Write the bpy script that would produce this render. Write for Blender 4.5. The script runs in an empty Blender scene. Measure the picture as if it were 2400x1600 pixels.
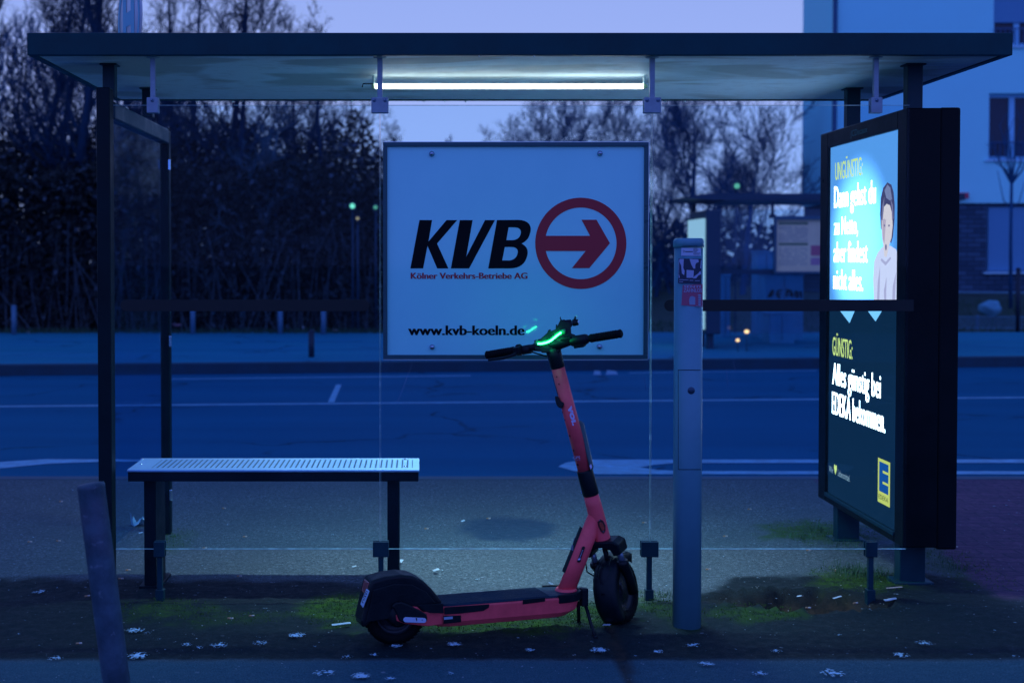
import bpy, bmesh, math, random
from mathutils import Vector, Matrix, noise
rnd = random.Random(7)
C = bpy.context.scene.collection
R = math.radians

# ------------------------------------------------------------------ camera
F = 3200.0            # focal length in photo pixels (2400 wide)
PITCH = R(1.45)
EYE = 1.52
VX, VY = 985.0, 605.0
CYP = VY + F * math.tan(PITCH)
cam = bpy.data.cameras.new('camera'); co = bpy.data.objects.new('camera', cam); C.objects.link(co)
cam.sensor_width = 36.0
cam.lens = F / 2400 * 36
cam.shift_x = (1200 - VX) / 2400
cam.shift_y = (CYP - 800) / 2400
co.location = (0, 0, EYE)
co.rotation_euler = (math.pi / 2 - PITCH, 0, 0)
cam.clip_end = 900
cam.clip_start = 0.05
cam.dof.use_dof = True
cam.dof.focus_distance = 5.9
cam.dof.aperture_fstop = 2.6
sc = bpy.context.scene
sc.camera = co
sc.view_settings.view_transform = 'Standard'
sc.view_settings.look = 'None'
sc.view_settings.exposure = 0.0
sc.view_settings.gamma = 1.0
sc.render.engine = 'CYCLES'
sc.cycles.max_bounces = 8
sc.cycles.transparent_max_bounces = 24
sc.cycles.sample_clamp_indirect = 4.0

# ------------------------------------------------------------------ world: overcast dusk sky
w = bpy.data.worlds.new('World'); sc.world = w; w.use_nodes = True
nt = w.node_tree; N = nt.nodes; L = nt.links
bg = N['Background']
tc = N.new('ShaderNodeTexCoord'); sep = N.new('ShaderNodeSeparateXYZ')
L.new(tc.outputs['Generated'], sep.inputs[0])
def mth(N, L, op, a, b=None, clamp=False):
    m = N.new('ShaderNodeMath'); m.operation = op; m.use_clamp = clamp
    for i, v in enumerate((a, b)):
        if v is None: continue
        if isinstance(v, (int, float)): m.inputs[i].default_value = v
        else: L.new(v, m.inputs[i])
    return m.outputs[0]
fz = mth(N, L, 'SUBTRACT', 1.0, mth(N, L, 'MULTIPLY', sep.outputs[2], 1.1), True)
fy = mth(N, L, 'MULTIPLY_ADD', sep.outputs[1], 0.5, True)
N[-1].inputs[2].default_value = 0.5
f1 = mth(N, L, 'MULTIPLY', mth(N, L, 'POWER', fz, 1.5), mth(N, L, 'POWER', fy, 1.6), True)
mixw = N.new('ShaderNodeMix'); mixw.data_type = 'RGBA'
L.new(f1, mixw.inputs[0])
mixb = N.new('ShaderNodeMix'); mixb.data_type = 'RGBA'
L.new(mth(N, L, 'MULTIPLY_ADD', sep.outputs[1], -1.0, True), mixb.inputs[0]); N[-1].inputs[2].default_value = 0.1
mixb.inputs[6].default_value = (0.075, 0.17, 0.66, 1); mixb.inputs[7].default_value = (0.21, 0.30, 1.10, 1)
L.new(mixb.outputs[2], mixw.inputs[6])
mixw.inputs[7].default_value = (0.41, 0.535, 1.0, 1)
L.new(mixw.outputs[2], bg.inputs[0])
bg.inputs[1].default_value = 1.0

# ------------------------------------------------------------------ pixel <-> world
ca, sa = math.cos(PITCH), math.sin(PITCH)
CAM = Vector((0, 0, EYE))
def ray(px, py):
    dx = (px - VX) / F; dy = -(py - CYP) / F
    return Vector((dx, dy * sa + ca, dy * ca - sa))
def W(px, py, Y):
    d = ray(px, py); return CAM + d * (Y / d.y)
def G(px, py, z=0.0):
    d = ray(px, py); return CAM + d * ((z - EYE) / d.z)
def PX(px, py, X):
    d = ray(px, py); return CAM + d * (X / d.x)
def PP(px, py, p, n):
    d = ray(px, py); return CAM + d * ((p - CAM).dot(n) / d.dot(n))

# ------------------------------------------------------------------ materials
MATS = {}
def mat(name, col, rough=0.6, metal=0.0, var=0.0, scale=6.0, bump=0.0, bscale=60.0, spec=0.4, emit=None, estr=0.0, coat=0.0):
    if name in MATS: return MATS[name]
    m = bpy.data.materials.new(name); m.use_nodes = True
    N = m.node_tree.nodes; L = m.node_tree.links; p = N['Principled BSDF']
    p.inputs['Base Color'].default_value = (*col, 1); p.inputs['Roughness'].default_value = rough
    p.inputs['Metallic'].default_value = metal; p.inputs['Specular IOR Level'].default_value = spec
    p.inputs['Coat Weight'].default_value = coat
    t = N.new('ShaderNodeTexCoord')
    if var > 0:
        n = N.new('ShaderNodeTexNoise'); n.inputs['Scale'].default_value = scale; n.inputs['Detail'].default_value = 6
        n.inputs['Roughness'].default_value = 0.65
        L.new(t.outputs['Object'], n.inputs['Vector'])
        r = N.new('ShaderNodeMapRange'); r.inputs[1].default_value = 0.25; r.inputs[2].default_value = 0.75
        r.inputs[3].default_value = 1 - var; r.inputs[4].default_value = 1 + var
        L.new(n.outputs[0], r.inputs[0])
        mx = N.new('ShaderNodeVectorMath'); mx.operation = 'SCALE'; mx.inputs[0].default_value = col
        L.new(r.outputs[0], mx.inputs['Scale']); L.new(mx.outputs[0], p.inputs['Base Color'])
        r2 = N.new('ShaderNodeMapRange'); r2.inputs[1].default_value = 0.3; r2.inputs[2].default_value = 0.7
        r2.inputs[3].default_value = max(0.03, rough - 0.12); r2.inputs[4].default_value = min(1, rough + 0.12)
        L.new(n.outputs[0], r2.inputs[0]); L.new(r2.outputs[0], p.inputs['Roughness'])
    if bump > 0:
        n2 = N.new('ShaderNodeTexNoise'); n2.inputs['Scale'].default_value = bscale; n2.inputs['Detail'].default_value = 4
        L.new(t.outputs['Object'], n2.inputs['Vector'])
        b = N.new('ShaderNodeBump'); b.inputs['Strength'].default_value = bump; b.inputs['Distance'].default_value = 0.01
        L.new(n2.outputs[0], b.inputs['Height']); L.new(b.outputs[0], p.inputs['Normal'])
    if emit:
        p.inputs['Emission Color'].default_value = (*emit, 1); p.inputs['Emission Strength'].default_value = estr
    MATS[name] = m; return m

def emat(name, col, s):
    if name in MATS: return MATS[name]
    m = bpy.data.materials.new(name); m.use_nodes = True
    N = m.node_tree.nodes; L = m.node_tree.links; N.clear()
    e = N.new('ShaderNodeEmission'); e.inputs[0].default_value = (*col, 1); e.inputs[1].default_value = s
    o = N.new('ShaderNodeOutputMaterial'); L.new(e.outputs[0], o.inputs[0]); MATS[name] = m; return m

def glass(name, tint, refl=1.0, dirt=0.03, rough=0.0):
    m = bpy.data.materials.new(name); m.use_nodes = True
    N = m.node_tree.nodes; L = m.node_tree.links; N.clear()
    t = N.new('ShaderNodeBsdfTransparent'); t.inputs[0].default_value = (*tint, 1)
    g = N.new('ShaderNodeBsdfGlossy'); g.inputs[1].default_value = rough; g.inputs[0].default_value = (0.8, 0.9, 1, 1)
    fr = N.new('ShaderNodeFresnel'); fr.inputs[0].default_value = 1.45
    ge = N.new('ShaderNodeNewGeometry'); f = mth(N, L, 'MULTIPLY', mth(N, L, 'MULTIPLY', fr.outputs[0], mth(N, L, 'SUBTRACT', 1.0, ge.outputs['Backfacing'])), refl, True)
    mx = N.new('ShaderNodeMixShader'); L.new(f, mx.inputs[0]); L.new(t.outputs[0], mx.inputs[1]); L.new(g.outputs[0], mx.inputs[2])
    d = N.new('ShaderNodeBsdfDiffuse'); d.inputs[0].default_value = (0.35, 0.5, 0.6, 1)
    tcx = N.new('ShaderNodeTexCoord'); nn = N.new('ShaderNodeTexNoise'); nn.inputs['Scale'].default_value = 2.2; nn.inputs['Detail'].default_value = 7
    nn.inputs['Roughness'].default_value = 0.7
    L.new(tcx.outputs['Object'], nn.inputs['Vector'])
    rr = N.new('ShaderNodeMapRange'); rr.inputs[1].default_value = 0.35; rr.inputs[2].default_value = 0.75
    rr.inputs[3].default_value = dirt * 0.25; rr.inputs[4].default_value = dirt * 1.8; L.new(nn.outputs[0], rr.inputs[0])
    m2 = N.new('ShaderNodeMixShader'); L.new(rr.outputs[0], m2.inputs[0]); L.new(mx.outputs[0], m2.inputs[1]); L.new(d.outputs[0], m2.inputs[2])
    o = N.new('ShaderNodeOutputMaterial'); L.new(m2.outputs[0], o.inputs[0])
    return m

# ------------------------------------------------------------------ mesh building
class MB:
    def __init__(s): s.v = []; s.f = []; s.sm = []; s.mi = []
    def add(s, vs, fs, smooth=False, mi=0):
        o = len(s.v); s.v += [Vector(v) for v in vs]
        for f in fs: s.f.append(tuple(i + o for i in f)); s.sm.append(smooth); s.mi.append(mi)
        return s
    def box(s, x0, x1, y0, y1, z0, z1, mi=0):
        vs = [(x, y, z) for x in (x0, x1) for y in (y0, y1) for z in (z0, z1)]
        return s.add(vs, [(0, 1, 3, 2), (4, 6, 7, 5), (0, 4, 5, 1), (2, 3, 7, 6), (0, 2, 6, 4), (1, 5, 7, 3)], mi=mi)
    def obox(s, c, ax, ay, az, sx, sy, sz, mi=0):
        c = Vector(c); ax, ay, az = Vector(ax).normalized(), Vector(ay).normalized(), Vector(az).normalized()
        vs = [c + ax * (i * sx / 2) + ay * (j * sy / 2) + az * (k * sz / 2) for i in (-1, 1) for j in (-1, 1) for k in (-1, 1)]
        return s.add(vs, [(0, 1, 3, 2), (4, 6, 7, 5), (0, 4, 5, 1), (2, 3, 7, 6), (0, 2, 6, 4), (1, 5, 7, 3)], mi=mi)
    def tube(s, pts, rad, n=10, caps=True, mi=0, sq=1.0, up=None):
        pts = [Vector(p) for p in pts]
        if isinstance(rad, (int, float)): rad = [rad] * len(pts)
        rings = []; u = None
        for i, p in enumerate(pts):
            d = (pts[min(i + 1, len(pts) - 1)] - pts[max(i - 1, 0)])
            d = d.normalized() if d.length > 1e-9 else Vector((0, 0, 1))
            if u is None:
                a = Vector(up) if up else (Vector((0, 0, 1)) if abs(d.z) < 0.9 else Vector((0, 1, 0)))
                u = (a - d * a.dot(d)).normalized()
            else: u = (u - d * u.dot(d)).normalized()
            v = d.cross(u)
            rings.append([p + (u * math.cos(2 * math.pi * k / n) * sq + v * math.sin(2 * math.pi * k / n)) * rad[i] for k in range(n)])
        vs = [q for r in rings for q in r]
        fs = [(i * n + k, i * n + (k + 1) % n, (i + 1) * n + (k + 1) % n, (i + 1) * n + k) for i in range(len(pts) - 1) for k in range(n)]
        s.add(vs, fs, n > 5, mi)
        if caps:
            o = len(s.v) - len(vs)
            s.f.append(tuple(o + k for k in range(n))[::-1]); s.sm.append(False); s.mi.append(mi)
            s.f.append(tuple(o + (len(pts) - 1) * n + k for k in range(n))); s.sm.append(False); s.mi.append(mi)
        return s
    def lathe(s, c, axis, prof, n=32, mi=0):
        axis = Vector(axis).normalized(); a = Vector((0, 0, 1)) if abs(axis.z) < 0.9 else Vector((1, 0, 0))
        u = (a - axis * a.dot(axis)).normalized(); v = axis.cross(u); c = Vector(c)
        vs = []; m = len(prof)
        for k in range(n):
            t = 2 * math.pi * k / n
            for (r, h) in prof: vs.append(c + axis * h + (u * math.cos(t) + v * math.sin(t)) * r)
        fs = [(k * m + i, ((k + 1) % n) * m + i, ((k + 1) % n) * m + i + 1, k * m + i + 1) for k in range(n) for i in range(m - 1)]
        return s.add(vs, fs, True, mi)
    def prism(s, poly, nrm, th, mi=0):
        poly = [Vector(p) for p in poly]; n = len(poly); d = Vector(nrm).normalized() * th
        vs = poly + [p + d for p in poly]
        fs = [tuple(range(n))[::-1], tuple(range(n, 2 * n))] + [(i, (i + 1) % n, (i + 1) % n + n, i + n) for i in range(n)]
        return s.add(vs, fs, mi=mi)
    def merge(s, vs, fs, mi=0): return s.add(vs, fs, False, mi)

WL = {}
def obj(name, mb, mats, parent=None, bevel=0.0, seg=2, fix=True):
    me = bpy.data.meshes.new(name)
    off = WL.get(parent.name, Vector()) if parent else Vector()
    me.from_pydata([v - off for v in mb.v], [], mb.f)
    if not isinstance(mats, (list, tuple)): mats = [mats]
    for m in mats: me.materials.append(m)
    me.polygons.foreach_set('use_smooth', mb.sm)
    me.polygons.foreach_set('material_index', mb.mi)
    if fix:
        bm = bmesh.new(); bm.from_mesh(me); bmesh.ops.recalc_face_normals(bm, faces=bm.faces); bm.to_mesh(me); bm.free()
    me.update()
    o = bpy.data.objects.new(name, me); C.objects.link(o)
    if parent: o.parent = parent
    WL[o.name] = off.copy()
    if bevel > 0:
        b = o.modifiers.new('bevel', 'BEVEL'); b.width = bevel; b.segments = seg; b.limit_method = 'ANGLE'; b.angle_limit = R(40)
        b.harden_normals = False
    return o
def tag(o, label=None, cat=None, group=None, kind=None):
    if label: o['label'] = label
    if cat: o['category'] = cat
    if group: o['group'] = group
    if kind: o['kind'] = kind
    return o
def thing(name, loc, label, cat, group=None):
    o = bpy.data.objects.new(name, None); C.objects.link(o); o.location = loc; o.empty_display_size = 0.1
    WL[o.name] = Vector(loc)
    return tag(o, label, cat, group)
def copy_thing(o, loc, rz=0, sc_=None, label=None, parent=None):
    c = o.copy(); C.objects.link(c)
    if parent is None:
        c.location = loc; c.rotation_euler = (0, 0, rz)
        if sc_: c.scale = sc_
        if label: c['label'] = label
    else: c.parent = parent
    for ch in list(o.children): copy_thing(ch, None, parent=c)
    return c

def curve_mesh(data):
    o = bpy.data.objects.new('tmp', data); C.objects.link(o)
    dg = bpy.context.evaluated_depsgraph_get(); dg.update()
    me = bpy.data.meshes.new_from_object(o.evaluated_get(dg))
    vs = [v.co.copy() for v in me.vertices]; fs = [tuple(p.vertices) for p in me.polygons]
    bpy.data.objects.remove(o); bpy.data.meshes.remove(me)
    return vs, fs
CAPH = None
def text_raw(s, bold=0.0, shear=0.0, ext=0.0):
    cu = bpy.data.curves.new('t', 'FONT'); cu.body = s; cu.size = 1; cu.offset = bold; cu.shear = shear; cu.extrude = ext
    cu.resolution_u = 3
    r = curve_mesh(cu); bpy.data.curves.remove(cu); return r
def text(mb, s, O, U, V, width, cap, bold=0.0, shear=0.0, th=0.0006, mi=0):
    """lay a line of text with its baseline start at O, along U, up V; width in m, cap height in m"""
    global CAPH
    if CAPH is None:
        v, f = text_raw('H'); CAPH = max(q.y for q in v)
    vs, fs = text_raw(s, 0.0, shear)
    x0 = min(q.x for q in vs) - bold * .5; x1 = max(q.x for q in vs) + bold * .5
    U = Vector(U).normalized(); V = Vector(V).normalized(); Nn = U.cross(V)
    sx = width / (x1 - x0); sy = cap / CAPH
    for k, o_ in enumerate((-.5, 0, .5) if bold > 0 else (0,)):
        mb.add([Vector(O) + U * ((q.x + o_ * bold - x0) * sx) + V * (q.y * sy) + Nn * (th + k * .00015) for q in vs], fs, False, mi)
def shape(mb, loops, tf, ext=0.0, mi=0):
    """filled 2-D outline with holes; tf maps (x, y) to a point in space"""
    cu = bpy.data.curves.new('s', 'CURVE'); cu.dimensions = '2D'; cu.fill_mode = 'BOTH'
    for lp in loops:
        sp = cu.splines.new('POLY'); sp.points.add(len(lp) - 1)
        for i, (x, y) in enumerate(lp): sp.points[i].co = (x, y, 0, 1)
        sp.use_cyclic_u = True
    vs, fs = curve_mesh(cu); bpy.data.curves.remove(cu)
    mb.add([tf(q.x, q.y) for q in vs], fs, False, mi)

# common materials
M_dark = mat('dark_frame_paint', (0.0008, 0.012, 0.018), 0.42, 0.0, 0.35, 5, 0.08, 90, 0.14)
M_fascia = mat('roof_edge_paint', (0.003, 0.050, 0.062), 0.4, 0.0, 0.3, 3, 0.05, 60, 0.14)
M_steel = mat('stainless_steel', (0.30, 0.42, 0.52), 0.38, 0.75, 0.25, 12, 0.06, 80)
M_clamp = mat('brushed_clamp_steel', (0.24, 0.34, 0.42), 0.5, 0.2, 0.2, 20)
M_black = mat('black_plastic', (0.002, 0.009, 0.013), 0.45, 0.0, 0.4, 10, 0.15, 120, 0.2)
M_rubber = mat('black_rubber', (0.0015, 0.005, 0.007), 0.8, 0.0, 0.4, 18, 0.3, 90, 0.15)
M_white = mat('white_mark', (0.45, 0.75, 0.8), 0.6, 0, 0.1)

# ================================================================== GROUND
def sstep(a, b, x):
    t = max(0.0, min(1.0, (x - a) / (b - a))); return t * t * (3 - 2 * t)
def nz(x, y, s, o=0.0): return noise.noise(Vector((x * s + o, y * s - o, o * 1.7)))
HOLE = G(1885, 1408)
HOLE_W = 0.17
def lin(a, b, step):
    n = max(1, int(round((b - a) / step))); return [a + (b - a) * i / n for i in range(n)]
YK = 9.35      # edge of the near pavement
xs = [-90, -50, -25, -14, -9, -6, -4.5] + lin(-3.6, 3.9, 0.03) + [3.9, 4.6, 6, 9, 14, 25, 50, 90]
ys = [-40, -20, -8, -3, 0, 1.8, 2.8, 3.5, 4.0] + lin(4.3, 7.9, 0.028) + lin(7.9, YK, 0.08) + [YK]
def soil_edge(x):
    e = 6.42
    if x > -0.35: e = 6.42 + (5.98 - 6.42) * sstep(-0.35, 0.0, x)
    if x > 1.1: e = 5.98 + (6.52 - 5.98) * sstep(1.1, 1.6, x)
    return e
def moss_at(px, py, rx, ry):
    c = G(px, py); e = G(px + rx, py); a = G(px, py - ry); return (c.x, c.y, abs(e.x - c.x), abs(a.y - c.y))
MOSS = [moss_at(790, 1435, 90, 40) + (1.0,), moss_at(1180, 1462, 260, 24) + (1.0,), moss_at(1010, 1470, 120, 20) + (0.7,), moss_at(1370, 1440, 90, 36) + (0.8,),
        moss_at(380, 1432, 130, 26) + (0.5,), moss_at(560, 1450, 160, 18) + (0.32,), moss_at(1530, 1415, 70, 26) + (0.6,), moss_at(1760, 1440, 120, 22) + (0.75,), moss_at(1585, 1440, 60, 30) + (0.5,),
        moss_at(1930, 1250, 130, 30) + (0.85,), moss_at(2010, 1360, 110, 30) + (0.8,), moss_at(2230, 1320, 90, 60) + (0.45,), moss_at(400, 1270, 60, 28) + (0.3,)]
vs = []; mA = []; mB = []
for y in ys:
    for x in xs:
        n1 = nz(x, y, 3.1, 2); n2 = nz(x, y, 11, 5); n3 = nz(x, y, 31, 9)
        z = 0.0
        near = 4.0 < y < 9.2 and -3.6 < x < 3.9
        ed = soil_edge(x) + 0.10 * n1 + 0.05 * n2
        soil = sstep(ed + 0.05, ed - 0.07, y) * sstep(5.02, 5.16, y + 0.05 * n1 + 0.02 * n2) * sstep(2.95, 2.5, x + 0.1 * n1)
        slab = sstep(5.16, 5.09, y + 0.015 * n2)
        moss = 0.0
        for (cx, cy, rx, ry, a) in MOSS:
            d = math.hypot((x - cx) / rx, (y - cy) / ry) + 0.6 * n2 + 0.4 * n1 + 0.25 * n3
            moss = max(moss, a * sstep(1.2, 0.35, d))
        xr = 2.70 - 0.10 * sstep(7.2, 6.2, y)
        red = sstep(xr - 0.04, xr + 0.04, x + 0.04 * n2) * sstep(6.0, 6.15, y + 0.05 * n1)
        dx, dy = (x - HOLE.x) / (HOLE_W * 1.7), (y - HOLE.y) / (HOLE_W * 0.85)
        hd = math.hypot(dx, dy) + 0.35 * n2 + 0.2 * n3
        hole = sstep(1.5, 0.7, hd)
        pc = G(1190, 1238); patch = sstep(1.15, 0.8, math.hypot((x - pc.x) / 0.27, (y - pc.y) / 0.36) + 0.15 * n2)
        soil = max(0.0, soil - slab)
        if near:
            z += 0.004 * n1 + 0.0025 * n2 * (1 - slab) + soil * (0.006 * n3 + 0.003 * n2) + moss * (0.006 + 0.012 * max(0, n3) + 0.006 * n2)
            z -= 0.085 * hole * (1 - 0.5 * sstep(0.2, 0.9, dx))
            rim = sstep(1.0, 1.35, hd) * sstep(1.9, 1.45, hd); z += 0.02 * rim * (0.6 + n3)
        jn = 0.0
        p1, p2 = G(1428, 1468), G(1478, 1600)   # joint running to the front
        if y < p1.y:
            xl = p1.x + (p2.x - p1.x) * (p1.y - y) / (p1.y - p2.y); jn = sstep(0.03, 0.012, abs(x - xl + 0.01 * n2))
        z -= 0.005 * jn if near else 0
        vs.append((x, y, z)); mA.append((moss, soil, red, 1)); mB.append((slab, max(hole, jn * 0.8), patch, 1))
nx = len(xs)
fs = [(j * nx + i, j * nx + i + 1, (j + 1) * nx + i + 1, (j + 1) * nx + i) for j in range(len(ys) - 1) for i in range(nx - 1)]
gm = bpy.data.materials.new('pavement_surface'); gm.use_nodes = True
N = gm.node_tree.nodes; L = gm.node_tree.links; P = N['Principled BSDF']
def attr(nm):
    a = N.new('ShaderNodeAttribute'); a.attribute_name = nm; s = N.new('ShaderNodeSeparateColor'); L.new(a.outputs[0], s.inputs[0]); return s.outputs
A = attr('zone_a'); B = attr('zone_b')
tc = N.new('ShaderNodeTexCoord')
def ntex(scale, det=4, ro=0.6, typ='N'):
    n = N.new('ShaderNodeTexNoise'); n.inputs['Scale'].default_value = scale; n.inputs['Detail'].default_value = det; n.inputs['Roughness'].default_value = ro
    L.new(tc.outputs['Object'], n.inputs['Vector']); return n.outputs[0]
def rng(v, a, b, c, d):
    r = N.new('ShaderNodeMapRange'); r.inputs[1].default_value = a; r.inputs[2].default_value = b; r.inputs[3].default_value = c; r.inputs[4].default_value = d
    L.new(v, r.inputs[0]); return r.outputs[0]
def cmix(f, a, b):
    m = N.new('ShaderNodeMix'); m.data_type = 'RGBA'
    if isinstance(f, (int, float)): m.inputs[0].default_value = f
    else: L.new(f, m.inputs[0])
    for i, c in ((6, a), (7, b)):
        if isinstance(c, tuple): m.inputs[i].default_value = (*c, 1)
        else: L.new(c, m.inputs[i])
    return m.outputs[2]
fine = ntex(170, 4, 0.75); med = ntex(24, 5, 0.65); big = ntex(1.7, 5, 0.6)
asp = cmix(rng(fine, 0.38, 0.62, 0, 1), (0.006, 0.026, 0.036), (0.135, 0.195, 0.215))
grain = ntex(48, 5, 0.8)
asp = cmix(rng(grain, 0.54, 0.70, 0, 0.75), asp, (0.42, 0.52, 0.56)); asp = cmix(rng(grain, 0.47, 0.34, 0, 0.85), asp, (0.006, 0.018, 0.025))
asp = cmix(rng(big, 0.35, 0.7, 0, 0.55), asp, (0.05, 0.085, 0.10))
soilc = cmix(rng(fine, 0.42, 0.66, 0, 1), (0.001, 0.006, 0.009), (0.014, 0.038, 0.046))
soilc = cmix(rng(med, 0.45, 0.7, 0, 0.8), soilc, (0.006, 0.020, 0.024))
c = cmix(A[1], asp, soilc)
mossc = cmix(rng(med, 0.35, 0.65, 0, 1), (0.010, 0.045, 0.008), (0.055, 0.145, 0.014))
mossc = cmix(rng(fine, 0.4, 0.6, 0, 1), mossc, (0.03, 0.08, 0.01))
mm = mth(N, L, 'MULTIPLY', A[0], rng(med, 0.3, 0.55, 0.35, 1.0), True)
c = cmix(mm, c, mossc)
brick = N.new('ShaderNodeTexBrick'); brick.inputs['Scale'].default_value = 1.0; brick.inputs['Brick Width'].default_value = 0.2
brick.inputs['Row Height'].default_value = 0.1; brick.inputs['Mortar Size'].default_value = 0.004
brick.inputs['Color1'].default_value = (0.10, 0.055, 0.10, 1); brick.inputs['Color2'].default_value = (0.15, 0.075, 0.13, 1); brick.inputs['Mortar'].default_value = (0.02, 0.03, 0.05, 1)
L.new(tc.outputs['Object'], brick.inputs['Vector'])
redc = cmix(rng(med, 0.35, 0.7, 0, 0.6), brick.outputs[0], (0.05, 0.05, 0.09))
c = cmix(A[2], c, redc)
slabc = cmix(rng(fine, 0.4, 0.65, 0, 1), (0.010, 0.060, 0.085), (0.050, 0.140, 0.18))
c = cmix(B[0], c, slabc)
c = cmix(B[1], c, cmix(rng(med, 0.4, 0.6, 0, 1), (0.004, 0.006, 0.008), (0.04, 0.03, 0.022)))
c = cmix(mth(N, L, 'MULTIPLY', B[2], 0.75), c, (0.012, 0.045, 0.085))
vor = N.new('ShaderNodeTexVoronoi'); vor.inputs['Scale'].default_value = 7.0; L.new(tc.outputs['Object'], vor.inputs['Vector'])
gum = mth(N, L, 'MULTIPLY', rng(vor.outputs['Distance'], 0.07, 0.05, 0, 1), rng(ntex(3.1, 2), 0.48, 0.6, 0, 0.8), True)
c = cmix(mth(N, L, 'MULTIPLY', gum, rng(A[0], 0.0, 0.3, 0.55, 0)), c, (0.34, 0.40, 0.43))
# small scattered grit
vg = N.new('ShaderNodeTexVoronoi'); vg.inputs['Scale'].default_value = 46.0; L.new(tc.outputs['Object'], vg.inputs['Vector'])
grit = mth(N, L, 'MULTIPLY', rng(vg.outputs['Distance'], 0.16, 0.12, 0, 1), rng(ntex(17, 2), 0.58, 0.64, 0, 1), True)
c = cmix(mth(N, L, 'MULTIPLY', grit, 0.85), c, (0.45, 0.5, 0.52))
L.new(c, P.inputs['Base Color'])
P.inputs['Specular IOR Level'].default_value = 0.15
L.new(rng(med, 0.3, 0.7, 0.6, 0.92), P.inputs['Roughness'])
bm_ = N.new('ShaderNodeBump'); bm_.inputs['Strength'].default_value = 0.55; bm_.inputs['Distance'].default_value = 0.006
hsum = mth(N, L, 'ADD', mth(N, L, 'MULTIPLY', fine, 0.6), med)
L.new(hsum, bm_.inputs['Height']); L.new(bm_.outputs[0], P.inputs['Normal'])
g = MB(); g.v = [Vector(v) for v in vs]; g.f = fs; g.sm = [True] * len(fs); g.mi = [0] * len(fs)
ground = obj('near_pavement', g, gm, fix=False)
tag(ground, kind='structure')
for nm, dat in (('zone_a', mA), ('zone_b', mB)):
    at = ground.data.color_attributes.new(nm, 'FLOAT_COLOR', 'POINT')
    at.data.foreach_set('color', [q for t in dat for q in t])

# kerb + road
ROADZ = -0.10
def asphalt(name, c1, c2, c3, sp=0.35):
    m = bpy.data.materials.new(name); m.use_nodes = True
    global N, L, tc
    N = m.node_tree.nodes; L = m.node_tree.links; P = N['Principled BSDF']; tc = N.new('ShaderNodeTexCoord')
    f = ntex(70, 3, 0.7); b = ntex(0.55, 6, 0.6); s = N.new('ShaderNodeMapping'); s.inputs['Scale'].default_value = (0.06, 1.2, 1)
    L.new(tc.outputs['Object'], s.inputs[0]); n = N.new('ShaderNodeTexNoise'); n.inputs['Scale'].default_value = 1.2; n.inputs['Detail'].default_value = 5
    L.new(s.outputs[0], n.inputs['Vector'])
    v_ = N.new('ShaderNodeTexVoronoi'); v_.feature = 'DISTANCE_TO_EDGE'; v_.inputs['Scale'].default_value = .38; wn = N.new('ShaderNodeVectorMath'); wn.operation = 'ADD'; nv = N.new('ShaderNodeTexNoise'); nv.inputs['Scale'].default_value = 1.1; nv.inputs['Detail'].default_value = 6; L.new(tc.outputs['Object'], nv.inputs['Vector']); L.new(tc.outputs['Object'], wn.inputs[0]); L.new(nv.outputs[1], wn.inputs[1]); L.new(wn.outputs[0], v_.inputs['Vector'])
    c = cmix(rng(f, 0.35, 0.65, 0, 1), c1, c2); c = cmix(rng(b, 0.35, 0.7, 0, 0.7), c, c3); c = cmix(rng(n.outputs[0], 0.4, 0.7, 0, 0.55), c, c1)
    c = cmix(mth(N, L, 'MULTIPLY', rng(v_.outputs[0], 0.004, 0.014, 1, 0), rng(b, .48, .56, 0, .7), True), c, tuple(q * .25 for q in c1))
    L.new(c, P.inputs['Base Color']); P.inputs['Roughness'].default_value = 0.8; P.inputs['Specular IOR Level'].default_value = sp
    b2 = N.new('ShaderNodeBump'); b2.inputs['Strength'].default_value = 0.4; b2.inputs['Distance'].default_value = 0.01
    L.new(f, b2.inputs['Height']); L.new(b2.outputs[0], P.inputs['Normal'])
    return m
M_road = asphalt('road_asphalt', (0.001, 0.085, 0.17), (0.004, 0.165, 0.29), (0.002, 0.11, 0.20), 0.06)
M_farpave = asphalt('far_paving', (0.006, 0.16, 0.24), (0.035, 0.31, 0.39), (0.02, 0.20, 0.34), .06)
M_kerb = mat('kerb_stone', (0.012, 0.05, 0.08), 0.8, 0, 0.3, 4, 0.2, 30)
M_kerb2 = mat('near_kerb_stone', (0.06, 0.11, 0.15), 0.8, 0, 0.3, 4, 0.2, 30)
M_mark = mat('road_paint', (0.16, 0.42, 0.55), 0.7, 0, 0.35, 9, 0.2, 60)
# far kerb line (slightly skewed)
fk0, fk1 = G(0, 881, ROADZ), G(2250, 861, ROADZ)
sl = (fk1.y - fk0.y) / (fk1.x - fk0.x)
def yk(x): return fk0.y + (x - fk0.x) * sl
XR = 90.0
g = MB(); g.add([(-XR, YK, ROADZ), (XR, YK, ROADZ), (XR, yk(XR) + .1, ROADZ), (-XR, max(yk(-XR) + .1, YK + .3), ROADZ)], [(0, 1, 2, 3)])
road = tag(obj('road', g, M_road, fix=False), kind='structure')
g = MB(); g.box(-XR, XR, YK, YK + 0.12, ROADZ - .05, 0.004); tag(obj('near_kerb', g, M_kerb2), kind='structure')
g = MB()
def skew(mb, x0, x1, y0, y1, z0, z1):
    vs = [(x, yk(x) + y, z) for x in (x0, x1) for y in (y0, y1) for z in (z0, z1)]
    mb.add(vs, [(0, 1, 3, 2), (4, 6, 7, 5), (0, 4, 5, 1), (2, 3, 7, 6), (0, 2, 6, 4), (1, 5, 7, 3)])
skew(g, -60, XR, 0, 0.16, ROADZ - .05, 0.055); tag(obj('far_kerb', g, M_kerb, bevel=0.015), kind='structure')
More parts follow.
